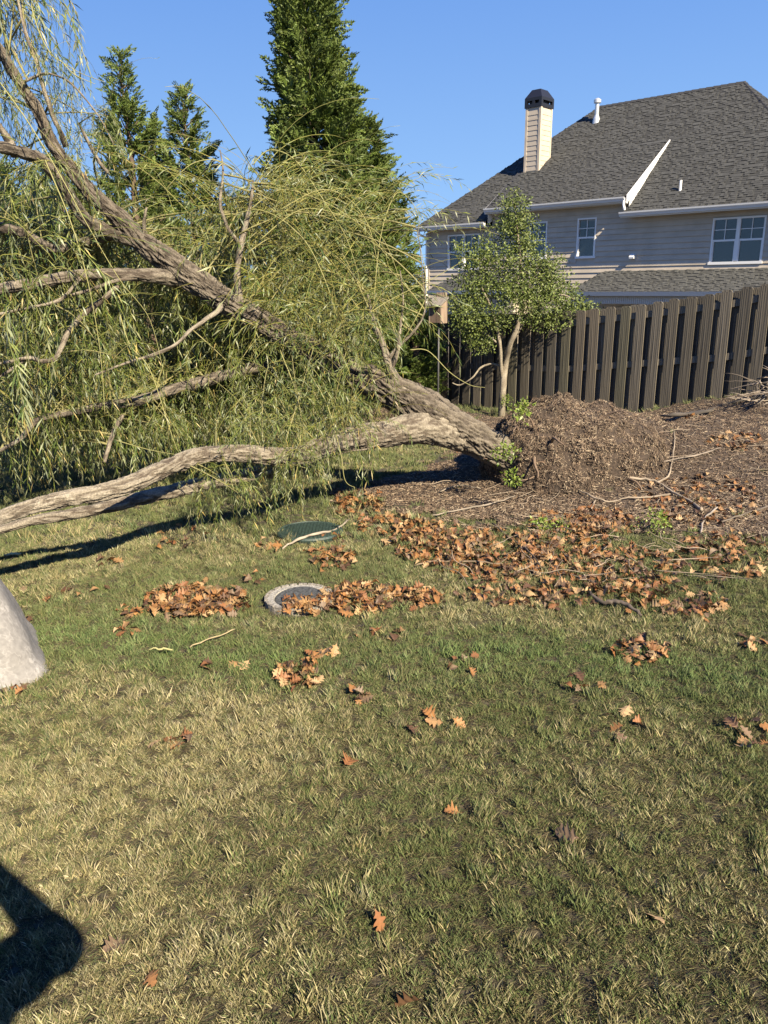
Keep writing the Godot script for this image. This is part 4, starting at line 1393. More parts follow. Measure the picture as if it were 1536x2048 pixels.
	lathe(dl, [[0.0, 0.0], [0.12, 0.0], [0.125, 0.006], [0.12, 0.010], [0.0, 0.010]], 30)
	build("sunken_lid", dl, plast, o, Transform3D(Basis(Vector3(0, 0, 1), 0.05) * Basis(Vector3(1, 0, 0), 0.05), Vector3(-0.006, 0.012, -0.006)))
	var bo := begin()
	lathe(bo, [[0.0, 0.0], [0.016, 0.0], [0.016, 0.012], [0.009, 0.016], [0.0, 0.016]], 10)
	build("bolt", bo, plast, o, Transform3D(Basis(), Vector3(-0.07, 0.022, 0.03)))

	# pale boulder at the left edge
	p = gr(-155, 1343)
	o = thing("boulder", "smooth pale grey boulder with whitish veins at the left edge of the lawn", "boulder", Vector3(p.x, H(p.x, p.z), p.z))
	var stn := mat("pale stone", lin(0.36, 0.345, 0.325), 0.85)
	textured(stn, vein_image(), Vector3(1.9, 1.9, 1.9), 0.5)
	var bs := begin()
	bs.set_smooth_group(0)
	var nu := 72
	var nv := 40
	var n3 := FastNoiseLite.new()
	n3.seed = 44
	n3.frequency = 0.9
	for j in nv:
		for i in nu:
			for e in [[0, 0], [0, 1], [1, 1], [0, 0], [1, 1], [1, 0]]:
				var a: float = TAU * ((i + e[0]) % nu) / nu
				var t: float = (j + e[1]) / float(nv)
				# bell profile: rounded top, straight flank, slightly flared foot
				var rr := 0.37 * pow(sin(minf(t, 0.55) / 0.55 * PI / 2), 0.8) + 0.10 * ss(0.45, 1.0, t) + 0.035 * ss(0.88, 1.0, t)
				var yy := 0.49 * (1.0 - pow(t, 2.2))
				var d := Vector3(cos(a), 0, sin(a))
				var ca := absf(cos(a + 0.5))
				var sa := absf(sin(a + 0.5))
				rr *= lerpf(1.0, 1.0 / pow(pow(ca, 3.6) + pow(sa, 3.6), 1.0 / 3.6), ss(0.1, 0.6, t))
				rr *= 1.0 + 0.07 * n3.get_noise_3d(d.x * 1.2, yy * 1.5, d.z * 1.2)
				bs.add_vertex(Vector3(d.x * rr, yy - 0.02, d.z * rr * 0.85))
	build("boulder_body", bs, stn, o)

	# brush pile at the right
	p = atf(1520, 800, 9.0)
	p.y = H(p.x, p.z)
	o = thing("brush_pile", "tangled pile of cut grey brush against the fence at the right edge", "brush pile", p)
	var sm := mat("dead stick", BASE, 0.9, true)
	for i in 130:
		var d := Vector3(rf(-1.0, 0.6), rf(-0.25, 0.3), rf(-0.6, 0.6)).normalized()
		var q := Vector3(rf(-0.1, 1.0), rf(0.02, 0.36), rf(-0.3, 0.3))
		q.y *= 1.0 - 0.5 * absf(q.x - 0.45)
		var path := []
		var wv := rf(0.003, 0.012)
		for s in 5:
			path.append([q, wv * (1.0 - s / 6.0)])
			q += d * rf(0.05, 0.11)
			d = (d + rdir() * 0.25).normalized()
		var st := begin()
		var c := rf(0.3, 1.25)
		tube(st, path, 5, Color(0.27, 0.225, 0.18) * c)
		build("stick", st, sm, o)

	# a bare tree far beyond, left of the house
	var q := atf(848, 590, 62.0)
	o = thing("distant_tree", "small hazy brownish tree far off just left of the house", "tree", Vector3(q.x, H(q.x, q.z), q.z))
	var tt := begin()
	tube(tt, [[Vector3(0, 0, 0), 0.2], [Vector3(0.1, 2.5, 0), 0.08], [Vector3(0, 4.4, 0), 0.02]], 6, Color(0.15, 0.12, 0.1))
	build("trunk", tt, sm, o)
	var xf := []
	var cl := []
	var cm := clump_mesh(20, 0.3, 14, 0.5, Color(0.13, 0.12, 0.05), Color(0.19, 0.15, 0.07))
	for i in 150:
		var d := rdir() * pow(rng.randf(), 0.5)
		xf.append(Transform3D(Basis(rdir(), rf(0, 6)).scaled(Vector3.ONE * rf(0.4, 1.0)), Vector3(d.x * 1.6, 2.6 + d.y * 1.9, d.z * 1.6)))
		var t := rf(0.7, 1.2)
		cl.append(Color(t, t, t))
	scatter("crown", cm, xf, cl, mats["cypress foliage"], o)

func vein_image() -> ImageTexture:
	var n := FastNoiseLite.new()
	n.seed = 61
	n.frequency = 0.008
	n.fractal_octaves = 4
	n.domain_warp_enabled = true
	n.domain_warp_amplitude = 30.0
	var size := 512
	var data := PackedByteArray()
	data.resize(size * size)
	for y in size:
		for x in size:
			var w := clampf(x * 6.0 / size, 0, 1)
			var a := lerpf(n.get_noise_2d(x + size, y), n.get_noise_2d(x, y), w)
			var vein := pow(1.0 - minf(absf(a) * 9.0, 1.0), 2.0)
			var v := 0.74 + 0.12 * n.get_noise_2d(x * 5.0, y * 5.0) + 0.26 * vein
			data[y * size + x] = int(clampf(v, 0, 1) * 255)
	return ImageTexture.create_from_image(Image.create_from_data(size, size, false, Image.FORMAT_L8, data))

# ---------------------------------------------------------------- mulch chips
func mulch() -> void:
	var meshes := []
	for k in 4:
		var st := begin()
		st.set_smooth_group(-1)
		var l := 0.011 + 0.008 * k
		var w := 0.003 + 0.0014 * (k % 3)
		var bend := rf(-0.006, 0.008)
		hexa(st, [Vector3(-l, 0, w), Vector3(l, bend, w * 0.6), Vector3(l, bend, -w * 0.6), Vector3(-l, 0, -w), Vector3(-l, 0.004, w * 0.8), Vector3(l, bend + 0.004, w * 0.4), Vector3(l, bend + 0.004, -w * 0.5), Vector3(-l, 0.004, -w * 0.7)])
		st.generate_normals()
		meshes.append(st.commit())
	var holder := thing("mulch_chips", "brown shredded wood mulch and straw strewn over the planting bed", "mulch")
	holder.set_meta("kind", "stuff")
	var xf := [[], [], [], []]
	var cl := [[], [], [], []]
	for i in 300000:
		# denser near the viewer
		var z := -4.4 - 10.0 * pow(rng.randf(), 1.7)
		var x := rf(-1.2, 1.2 + 0.62 * -z)
		if not in_bed(x, z, 0.45): continue
		var y := H(x, z)
		var v := rng.randi() % 4
		var b := Basis(Vector3.UP, rf(0, TAU)) * Basis(Vector3(0, 0, 1), rng.randfn() * 0.28) * Basis(Vector3(1, 0, 0), rng.randfn() * 0.4)
		xf[v].append(Transform3D(b.scaled(Vector3.ONE * rf(0.3, 0.8)), Vector3(x, y + rf(0.012, 0.028), z)))
		cl[v].append(chip_colour())
	var c := Vector3(1.42, 0.05, -6.15)
	var r := Vector3(0.60, 0.63, 0.52)
	for i in 42000:
		var d := rdir()
		d.y = absf(d.y)
		var p := root_point(c, r, d)
		var v := rng.randi() % 4
		var b := Basis.looking_at(Vector3(d.z, 0.2, -d.x).normalized(), d) * Basis(Vector3.UP, rf(0, TAU)) * Basis(Vector3(0, 0, 1), rng.randfn() * 0.3)
		xf[v].append(Transform3D(b.scaled(Vector3.ONE * rf(0.25, 0.65)), p + d * rf(0.0, 0.010)))
		cl[v].append(chip_colour())
	for v in 4:
		scatter("chips", meshes[v], xf[v], cl[v], mat("wood chip", BASE, 0.9, true), holder)

func chip_colour() -> Color:
	var t := rng.randf()
	if t < 0.45: return Color(0.098, 0.068, 0.046) * rf(0.6, 1.3)
	if t < 0.82: return Color(0.19, 0.135, 0.09) * rf(0.8, 1.3)
	return Color(0.37, 0.295, 0.205) * rf(0.8, 1.25)

# ---------------------------------------------------------------- grass
func tuft_mesh(k: int, n: int, rad: float, greens: Array, lean: float, tall: float) -> Mesh:
	var st := begin()
	st.set_smooth_group(-1)
	var r := RandomNumberGenerator.new()
	r.seed = 1500 + k
	for i in n:
		var a := r.randf() * TAU
		var p := Vector3(cos(a), 0, sin(a)) * rad * sqrt(r.randf())
		var b := r.randf() * TAU
		var tl := lean * r.randf_range(0.1, 1.1)
		var d := Vector3(cos(b) * tl, 1.0, sin(b) * tl).normalized()
		var l := tall * r.randf_range(0.5, 1.25)
		var w := r.randf_range(0.00045, 0.0009)
		var s := d.cross(Vector3(cos(b + 1.2), 0.2, sin(b + 1.2))).normalized() * w
		var m := p + d * l * 0.55
		var e := m + (d + Vector3(cos(b) * 0.22, -0.05, sin(b) * 0.22)).normalized() * l * 0.5
		var c: Color = greens[r.randi() % greens.size()]
		c = c * r.randf_range(0.75, 1.2)
		st.set_color(c)
		for v in [p - s, p + s, m - s, p + s, m + s, m - s, m - s, m + s, e]:
			st.add_vertex(v)
	st.generate_normals()
	return st.commit()

func grass() -> void:
	var g := [Color(0.105, 0.142, 0.045), Color(0.135, 0.172, 0.062), Color(0.175, 0.200, 0.080), Color(0.080, 0.115, 0.042)]
	var s := [Color(0.42, 0.375, 0.21), Color(0.34, 0.305, 0.155), Color(0.235, 0.22, 0.105), Color(0.51, 0.46, 0.28)]
	var mixd := [g[0], g[1], g[2], s[0], s[1], s[2]]
	var kinds := [g, mixd, s]
	var meshes := []
	for k in 3:
		for v in 3:
			var pal: Array = kinds[k]
			if k == 0: pal = [g[0], g[1], g[2], g[3], g[1], g[2], s[2]]
			if k == 2: pal = [s[0], s[1], s[2], s[3], g[2], s[1]]
			meshes.append(tuft_mesh(k * 3 + v, 36, 0.0155, pal, 0.9, 0.0130 + 0.0040 * v))
	var xf := []
	var cl := []
	for i in 9:
		xf.append([])
		cl.append([])
	var pn := FastNoiseLite.new()
	pn.seed = 77
	pn.frequency = 0.8
	pn.fractal_octaves = 4
	var dn := FastNoiseLite.new()
	dn.seed = 79
	dn.frequency = 13.0
	dn.fractal_octaves = 3
	for band in [[0.8, 2.7, 0.0150, 1.0], [2.7, 4.7, 0.0215, 1.2], [4.7, 7.6, 0.040, 1.6], [7.6, 15.0, 0.085, 2.4]]:
		var z: float = band[0]
		while z < band[1]:
			var half := 0.62 * z + 0.9
			var x := -half
			while x < half:
				var gx: float = x + rf(-0.5, 0.5) * band[2]
				var gz: float = -(z + rf(-0.5, 0.5) * band[2])
				x += band[2]
				if Vector2(gx + 0.455, gz + 3.77).length() < 0.2 or Vector2(gx + 0.49, gz + 4.88).length() < 0.2: continue
				if in_bed(gx, gz, 0.35) and rng.randf() < 0.985: continue
				var dens := dn.get_noise_2d(gx, gz)
				if dens < -0.16 - 0.2 * exp(-pow((gz + 3.13 - 0.10 * gx) / 0.22, 2.0)) and rng.randf() < 0.75: continue
				var n := pn.get_noise_2d(gx, gz) * 1.5 + 0.25 * rng.randfn()
				# a greener strip runs across the lawn where the drain line lies
				var strip := exp(-pow((gz + 3.13 - 0.10 * gx + 0.08 * sin(gx * 3.0)) / 0.20, 2.0)) * (0.25 + 0.75 * ss(0.15, 0.45, absf(gx + 0.1)))
				var far := ss(3.3, 5.0, z) * 0.35
				var green := 0.16 + n * 0.6 + 0.16 * ss(-0.4, 0.8, gx) + strip * 1.9 + far - 0.25 * ss(0.2, -0.5, gx) * (1.0 - ss(2.2, 3.0, z))
				var kind := 0 if green > 0.42 else (1 if green > -0.12 else 2)
				var v := kind * 3 + rng.randi() % 3
				var b := Basis(Vector3.UP, rf(0, TAU)) * Basis(rdir(), rf(0, 0.25))
				var sc: float = band[3] * rf(0.7, 1.25) * (1.0 + 0.9 * dens)
				xf[v].append(Transform3D(b.scaled(Vector3(sc, sc * rf(0.75, 1.2) * clampf(1.0 + 1.2 * dens, 0.5, 1.7), sc)), Vector3(gx, H(gx, gz) - 0.003, gz)))
				var t := rf(0.8, 1.2)
				cl[v].append(Color(t * rf(0.95, 1.06) * (1.0 - 0.02 * strip), t * (1.0 + 0.14 * strip), t * rf(0.9, 1.1) * (1.0 + 0.05 * strip)))
			z += band[2]
	var holder := thing("lawn_grass", "short lawn grass turning from green to straw across the foreground", "grass")
	holder.set_meta("kind", "stuff")
	var m := mat("grass blade", BASE, 0.6, true)
	m.backlight_enabled = true
	m.backlight = Color(0.35, 0.35, 0.35)
	var flat := []
	for v in 3:
		flat.append(tuft_mesh(40 + v, 16, 0.030, [s[2], g[3], Color(0.13, 0.105, 0.06), Color(0.10, 0.08, 0.045), Color(0.08, 0.06, 0.035)], 9.0, 0.030))
	var fx := [[], [], []]
	var fc := [[], [], []]
	for band in [[0.8, 2.7, 0.023, 1.0], [2.7, 4.7, 0.036, 1.2]]:
		var z: float = band[0]
		while z < band[1]:
			var half := 0.62 * z + 0.9
			var x := -half
			while x < half:
				var gx: float = x + rf(-0.5, 0.5) * band[2]
				var gz: float = -(z + rf(-0.5, 0.5) * band[2])
				x += band[2]
				if Vector2(gx + 0.455, gz + 3.77).length() < 0.2 or in_bed(gx, gz, 0.35): continue
				var v := rng.randi() % 3
				fx[v].append(Transform3D((Basis(Vector3.UP, rf(0, TAU)) * Basis(rdir(), rf(0, 0.15))).scaled(Vector3.ONE * band[3] * rf(0.7, 1.2)), Vector3(gx, H(gx, gz) + 0.004, gz)))
				var t := rf(0.7, 1.25)
				fc[v].append(Color(t, t, t))
			z += band[2]
	for v in 3:
		scatter("thatch", flat[v], fx[v], fc[v], m, holder)
	for v in 9:
		scatter("grass_blades", meshes[v], xf[v], cl[v], m, holder)

# ---------------------------------------------------------------- oak leaves
func oak_mesh(k: int) -> Mesh:
	var st := begin()
	st.set_smooth_group(0)
	var r := RandomNumberGenerator.new()
	r.seed = 2100 + k
	var half := [[0.0, 0.0], [0.10, 0.05], [0.17, 0.10], [0.22, 0.24], [0.27, 0.27], [0.31, 0.15], [0.36, 0.12], [0.44, 0.36], [0.52, 0.42], [0.56, 0.24], [0.60, 0.15], [0.67, 0.30], [0.74, 0.33], [0.78, 0.16], [0.83, 0.13], [0.90, 0.17], [0.95, 0.08], [1.0, 0.0]]
	if k >= 8:                           # plain oval leaves of another kind, and crumpled scraps, only in the loose litter
		half = [[0.0, 0.0], [0.12, 0.10], [0.28, 0.20], [0.45, 0.25], [0.62, 0.22], [0.80, 0.12], [0.92, 0.05], [1.0, 0.0]] if k < 10 else [[0.0, 0.02], [0.2, 0.22], [0.3, 0.14], [0.5, 0.34], [0.62, 0.18], [0.7, 0.05], [0.8, 0.02]]
	var bend := r.randf_range(-0.25, 0.5) * (1.0 if k < 8 else 2.5)
	var fold := r.randf_range(-0.2, 0.55)
	var curl := r.randf_range(-0.6, 2.0)
	var twist := r.randf_range(-0.5, 0.5)
	for s in [-1.0, 1.0]:
		var mids := []
		var outs := []
		for i in half.size():
			var t: float = half[i][0]
			var w: float = half[i][1] * r.randf_range(0.85, 1.15)
			mids.append(Vector3(0, bend * t * (1.0 - t) - 0.05, t - 0.5))
			var tm: float = maxf(0.0, t - w * 0.25)
			outs.append(Vector3(s * w, bend * t * (1.0 - t) - 0.05 + fold * w + curl * w * w + twist * s * w * (t - 0.5) + r.randf_range(-0.02, 0.02), t - 0.5))
			mids[i].z = tm - 0.5
		for i in half.size() - 1:
			var q := [mids[i], mids[i + 1], outs[i + 1], outs[i]]
			for e in ([0, 1, 2, 0, 2, 3] if s > 0 else [0, 2, 1, 0, 3, 2]):
				st.set_color(Color.WHITE * (1.0 if e < 2 else r.randf_range(0.85, 1.0)))
				st.add_vertex(q[e])
	st.set_smooth_group(-1)
	st.set_color(Color(0.7, 0.6, 0.5))
	quad(st, Vector3(-0.01, -0.05, -0.5), Vector3(0.01, -0.05, -0.5), Vector3(0.02, -0.02, -0.68), Vector3(0.006, -0.02, -0.68))
	st.generate_normals()
	return st.commit()

func oak_leaves() -> void:
	var meshes := []
	for k in 12:
		meshes.append(oak_mesh(k))
	var lm := []
	var tone_names := ["orange", "tan", "rusty", "pale", "dark", "drab"]
	var tones := [[0.275, 0.132, 0.042], [0.285, 0.166, 0.068], [0.205, 0.088, 0.030], [0.38, 0.255, 0.125], [0.095, 0.050, 0.024], [0.155, 0.102, 0.058]]
	for i in tones.size():
		var m := mat("dry oak leaf %d" % i, lin(tones[i][0], tones[i][1], tones[i][2]), 0.6, true)
		m.backlight_enabled = true
		m.backlight = Color(0.3, 0.3, 0.3)
		lm.append(m)
	# px, py, half width, half height, count, lift, label
	var heaps := [
		[395, 1215, 95, 30, 120, 0.05, "the dense pile left of the drain"],
		[255, 1230, 28, 12, 12, 0.03, "the small scatter beside the dense pile"],
		[250, 1272, 26, 14, 9, 0.02, "the sparse group by the small scatter"],
		[612, 1224, 46, 17, 30, 0.05, "the leaves filling the drain ring"],
		[720, 1205, 75, 30, 62, 0.04, "the heap right of the drain ring"],
		[830, 1205, 55, 20, 26, 0.03, "the leaves trailing right from the drain"],
		[665, 1125, 45, 22, 26, 0.03, "the patch between green lid and drain"],
		[650, 1085, 45, 10, 10, 0.03, "the row before the green lid"],
		[540, 1100, 32, 14, 14, 0.02, "the patch left of the green lid"],
		[508, 1168, 18, 10, 8, 0.03, "the little bunch behind the drain"],
		[715, 1012, 50, 26, 46, 0.03, "the mulch patch under the trunk"],
		[790, 1058, 70, 22, 50, 0.03, "the drift along the mulch's left rim"],
		[880, 1100, 95, 42, 120, 0.03, "the wide drift right of the lid"],
		[1000, 1125, 110, 48, 150, 0.03, "the thick centre of the wide drift"],
		[1120, 1085, 90, 50, 110, 0.03, "the drift below the uprooted mound"],
		[1200, 1050, 75, 26, 70, 0.03, "the leaves at the mulch bank foot"],
		[1240, 1150, 120, 48, 110, 0.03, "the grass patch right of the drift"],
		[1400, 1010, 120, 50, 90, 0.03, "the leaves caught in twigs at right"],
		[1450, 1120, 100, 50, 60, 0.03, "the leaves below the right hand mulch"],
		[1080, 1200, 160, 26, 50, 0.03, "the thin strew below the wide drift"],
		[1340, 1215, 120, 26, 34, 0.03, "the strew behind the bright green strip"],
		[1285, 1312, 55, 20, 20, 0.04, "the bunch on the bright green strip"],
		[1500, 1300, 30, 30, 8, 0.03, "the few by the green strip's end"],
		[595, 1362, 42, 28, 20, 0.03, "the patch in front of the drain"],
		[640, 1322, 30, 12, 8, 0.03, "the few just below the drain"],
		[718, 1410, 22, 18, 7, 0.03, "the small bunch at mid lawn"],
		[350, 1496, 45, 14, 9, 0.02, "the low bunch at left centre lawn"],
		[1495, 1480, 38, 40, 16, 0.04, "the bunch at the near right edge"],
		[1170, 1370, 60, 20, 8, 0.02, "the few below the bright green strip"],
		[755, 1280, 60, 12, 8, 0.02, "the few before the drain's heap"],
		[40, 1250, 28, 14, 6, 0.02, "the few beside the pale boulder"],
		[25, 1385, 30, 14, 7, 0.02, "the few in front of the boulder"],
		[215, 1130, 25, 12, 6, 0.02, "the few by the lower limb's shadow"],
		[370, 1080, 70, 28, 14, 0.02, "the scatter below the lower limb"],
		[130, 1190, 90, 25, 10, 0.02, "the scatter on the left lawn"],
		[930, 890, 60, 20, 26, 0.02, "the leaves on grass beyond the trunk"],
		[1385, 838, 30, 8, 16, 0.03, "the leaves blown against the fence foot"],
		[1480, 890, 60, 16, 20, 0.03, "the leaves high on the right bank"],
		[1290, 895, 50, 14, 4, 0.03, "the few on the bare mulch bank"],
		[430, 1345, 20, 10, 3, 0.02, "the trio on the left green lawn"],
		[480, 1342, 14, 8, 2, 0.02, "the pair right of the green lawn"],
		[60, 1120, 50, 10, 3, 0.02, "the few by the left frame edge"],
		[1310, 1860, 10, 8, 1, 0.03, "tan oak leaf alone low on the near lawn at right"],
		[1140, 1695, 10, 6, 1, 0.03, "tan oak leaf alone in the middle of the near lawn at right"],
		[765, 1875, 14, 10, 1, 0.03, "pale oak leaf alone low on the near lawn at centre"],
		[235, 1910, 8, 6, 1, 0.01, "small brown leaf beside the shadow on the near lawn"],
		[825, 2035, 10, 6, 1, 0.02, "tan leaf at the bottom edge of the lawn"],
		[905, 1640, 10, 8, 1, 0.01, "dark red leaf on the near lawn"],
		[310, 1990, 8, 8, 1, 0.02, "small orange leaf on the lawn near the bottom left"],
		[700, 1535, 10, 6, 1, 0.02, "small orange leaf left of centre on the near lawn"],
		[1210, 1470, 60, 30, 6, 0.02, "the few on straw at centre right"],
		[950, 1340, 60, 20, 6, 0.02, "the few between drain and green strip"],
		[860, 1450, 80, 30, 4, 0.01, "the small leaves sunk at mid lawn"],
	]
	var all := []
	for h in heaps:
		for i in int(h[4] * (1.0 if h[4] < 20 else 2.9)):
			var a := rf(0, TAU)
			var rr := sqrt(rng.randf())
			var g := gr(h[0] + cos(a) * rr * h[2] + rng.randfn() * h[2] * 0.12, h[1] + sin(a) * rr * h[3] + rng.randfn() * h[3] * 0.12)
			var sc := rf(0.042, 0.078)
			if h[4] < 3: sc = rf(0.06, 0.09)
			var b := Basis(Vector3.UP, rf(0, TAU)) * Basis(Vector3(0, 0, 1), rng.randfn() * 0.5) * Basis(Vector3(1, 0, 0), rng.randfn() * 0.4)
			var way := ""
			if h[4] > 1:
				var oct: int = int(round(a / (PI / 4))) % 8
				way = "in the middle of" if rr < 0.42 else "at the " + ["right end", "near right", "near edge", "near left", "left end", "far left", "far edge", "far right"][oct] + " of"
			all.append([sc / g.distance_to(EYE), Transform3D(b.scaled(Vector3(sc * rf(0.75, 1.05), sc, sc)), g + Vector3(0, 0.018 + h[5] * 0.6 * rng.randf(), 0)), h[6], h[4], way, "small " if sc < 0.053 else ("large " if sc > 0.067 else "")])
	all.sort_custom(func(x, y): return x[0] > y[0])
	var rest := []
	var rcol := []
	for i in 12:
		rest.append([])
		rcol.append([])
	var made := 0
	for e in all:
		var v := rng.randi() % (8 if made < 300 else 12)
		var t: int = [0, 0, 1, 1, 2, 2, 3, 4, 4, 5][rng.randi() % 10]
		if made < 300:
			made += 1
			var o := put("oak_leaf", meshes[v], lm[t], self, e[1])
			tag(o, e[2] if e[3] == 1 else "%s%s oak leaf %s %s" % [e[5], tone_names[t], e[4], e[2]], "leaf", "fallen oak leaves")
		else:
			rest[v].append(e[1])
			rcol[v].append(Color(tones[t][0], tones[t][1], tones[t][2]))
	var m := mat("dry oak litter", BASE, 0.6, true)
	m.backlight_enabled = true
	m.backlight = Color(0.3, 0.3, 0.3)
	var holder := thing("oak_leaf_litter", "brown oak leaf litter drifted over mulch edge and lawn", "leaf litter")
	holder.set_meta("kind", "stuff")
	for v in 12:
		scatter("leaves", meshes[v], rest[v], rcol[v], m, holder)

# ---------------------------------------------------------------- loose sticks
func sticks() -> void:
	var sm := mat("dead stick", BASE, 0.9, true)
	var list := [
		["forked pale dead branch on the mulch right of the root mass", [0.34, 0.28, 0.21], [[[1218, 964, 6], [1262, 968, 6], [1308, 974, 5], [1345, 998, 6], [1385, 1018, 8], [1402, 1034, 8]], [[1308, 974, 4], [1335, 962, 4], [1346, 920, 3.2], [1348, 872, 2.4]], [[1262, 968, 3], [1240, 960, 3], [1228, 952, 2]]]],
		["thin pale curving branch in front of the forked dead branch", [0.33, 0.27, 0.2], [[[1150, 988, 3], [1190, 1011, 4], [1222, 1014, 4], [1255, 1008, 4.5], [1290, 1005, 4.5], [1338, 1000, 5]], [[1190, 1011, 4], [1182, 1030, 3]]]],
		["dark stick lying in the grass right of centre", [0.12, 0.095, 0.075], [[[1178, 1200, 6], [1205, 1218, 9], [1232, 1224, 11], [1255, 1232, 10], [1282, 1246, 6]]]],
		["pale stick leaning across the front of the green lid", [0.42, 0.36, 0.28], [[[565, 1108, 4], [600, 1092, 6], [645, 1082, 6], [672, 1068, 5], [698, 1050, 4]]]],
		["short grey stick upright in the leaves at right", [0.35, 0.3, 0.25], [[[1400, 1078, 5], [1408, 1048, 5], [1432, 1028, 4]]]],
		["long dark branch along the fence foot at right", [0.10, 0.085, 0.07], [[[1320, 842, 5], [1370, 838, 9], [1420, 826, 9], [1480, 808, 10], [1540, 798, 10]]]],
		["thin grey twig arching over the left mulch", [0.32, 0.27, 0.21], [[[865, 1046, 3], [920, 1030, 4], [985, 1018, 4], [1030, 1004, 3]]]],
		["dark twig among the leaves in the wide drift", [0.12, 0.09, 0.07], [[[985, 1062, 4], [1020, 1088, 5], [1050, 1112, 5], [1082, 1148, 3]]]],
		["thin straw coloured twig on the lawn left of the drain", [0.42, 0.34, 0.19], [[[380, 1312, 3], [420, 1296, 3], [470, 1278, 3]]]],
		["thin brown twig on the leaves right of the drain", [0.24, 0.18, 0.12], [[[830, 1145, 3], [880, 1135, 3], [940, 1138, 4], [1010, 1142, 3]]]],
		["slim twig slanting over the mulch bank at right", [0.3, 0.25, 0.2], [[[1270, 945, 3], [1330, 935, 3], [1400, 918, 4], [1440, 905, 3]]]],
		["thin dark twig lying at the right edge of the mulch", [0.16, 0.13, 0.1], [[[1440, 1060, 4], [1490, 1040, 4], [1545, 1020, 4]]]],
		["slim grey twig near the left rim of the mulch", [0.3, 0.25, 0.19], [[[880, 995, 3], [915, 985, 3], [960, 990, 3]]]],
		["yellowish curved twig on the left lawn", [0.42, 0.4, 0.18], [[[300, 1322, 3], [325, 1318, 4], [345, 1320, 3]]]],
		["pale twig end lying on the lawn by the left frame edge", [0.5, 0.45, 0.25], [[[8, 1123, 5], [25, 1120, 6], [45, 1122, 4]]]],
	]
	for s in list:
		var o := thing("fallen_stick", s[0], "stick", gr(s[2][0][0][0], s[2][0][0][1]), "loose sticks and twigs on the ground")
		for run in s[2]:
			var path := []
			for e in run:
				var g := gr(e[0], e[1])
				path.append([g + Vector3(0, 0.03 + rf(0, 0.02), 0) - o.position, e[2] * 0.5 * g.distance_to(EYE) / F])
			var st := begin()
			var c := Color(s[1][0], s[1][1], s[1][2])
			var sp := smooth_path(path, 5)
			for e in sp:
				e[0] += rdir() * 0.0045
				e[1] *= rf(0.62, 0.98)
			tube(st, sp, 9, c, c * 0.5, 0.003)
			build("stick" if run == s[2][0] else "side_twig", st, sm, o)
	# short thin twigs nobody could count, over mulch and leaves
	var xf := []
	var cl := []
	var tm := begin()
	tube(tm, smooth_path([[Vector3(-0.14, 0, 0), 0.0028], [Vector3(-0.03, 0.012, 0.02), 0.0026], [Vector3(0.07, 0.006, -0.01), 0.002], [Vector3(0.16, 0.02, 0.015), 0.0012]], 4), 5)
	tm.generate_normals()
	for i in 190:
		var p := gr(rf(880, 1536), rf(850, 1180))
		var b := Basis(Vector3.UP, rf(0, TAU)) * Basis(Vector3(0, 0, 1), rf(-0.2, 0.3))
		xf.append(Transform3D(b.scaled(Vector3.ONE * rf(0.3, 1.2)), p + Vector3(0, 0.035, 0)))
		cl.append(Color(0.28, 0.225, 0.165) * rf(0.5, 1.5))
	var so := scatter("twig_litter", tm.commit(), xf, cl, sm, self)
	tag(so, "fine twigs and stalks scattered over the mulch bed and leaf drift", "twig litter")

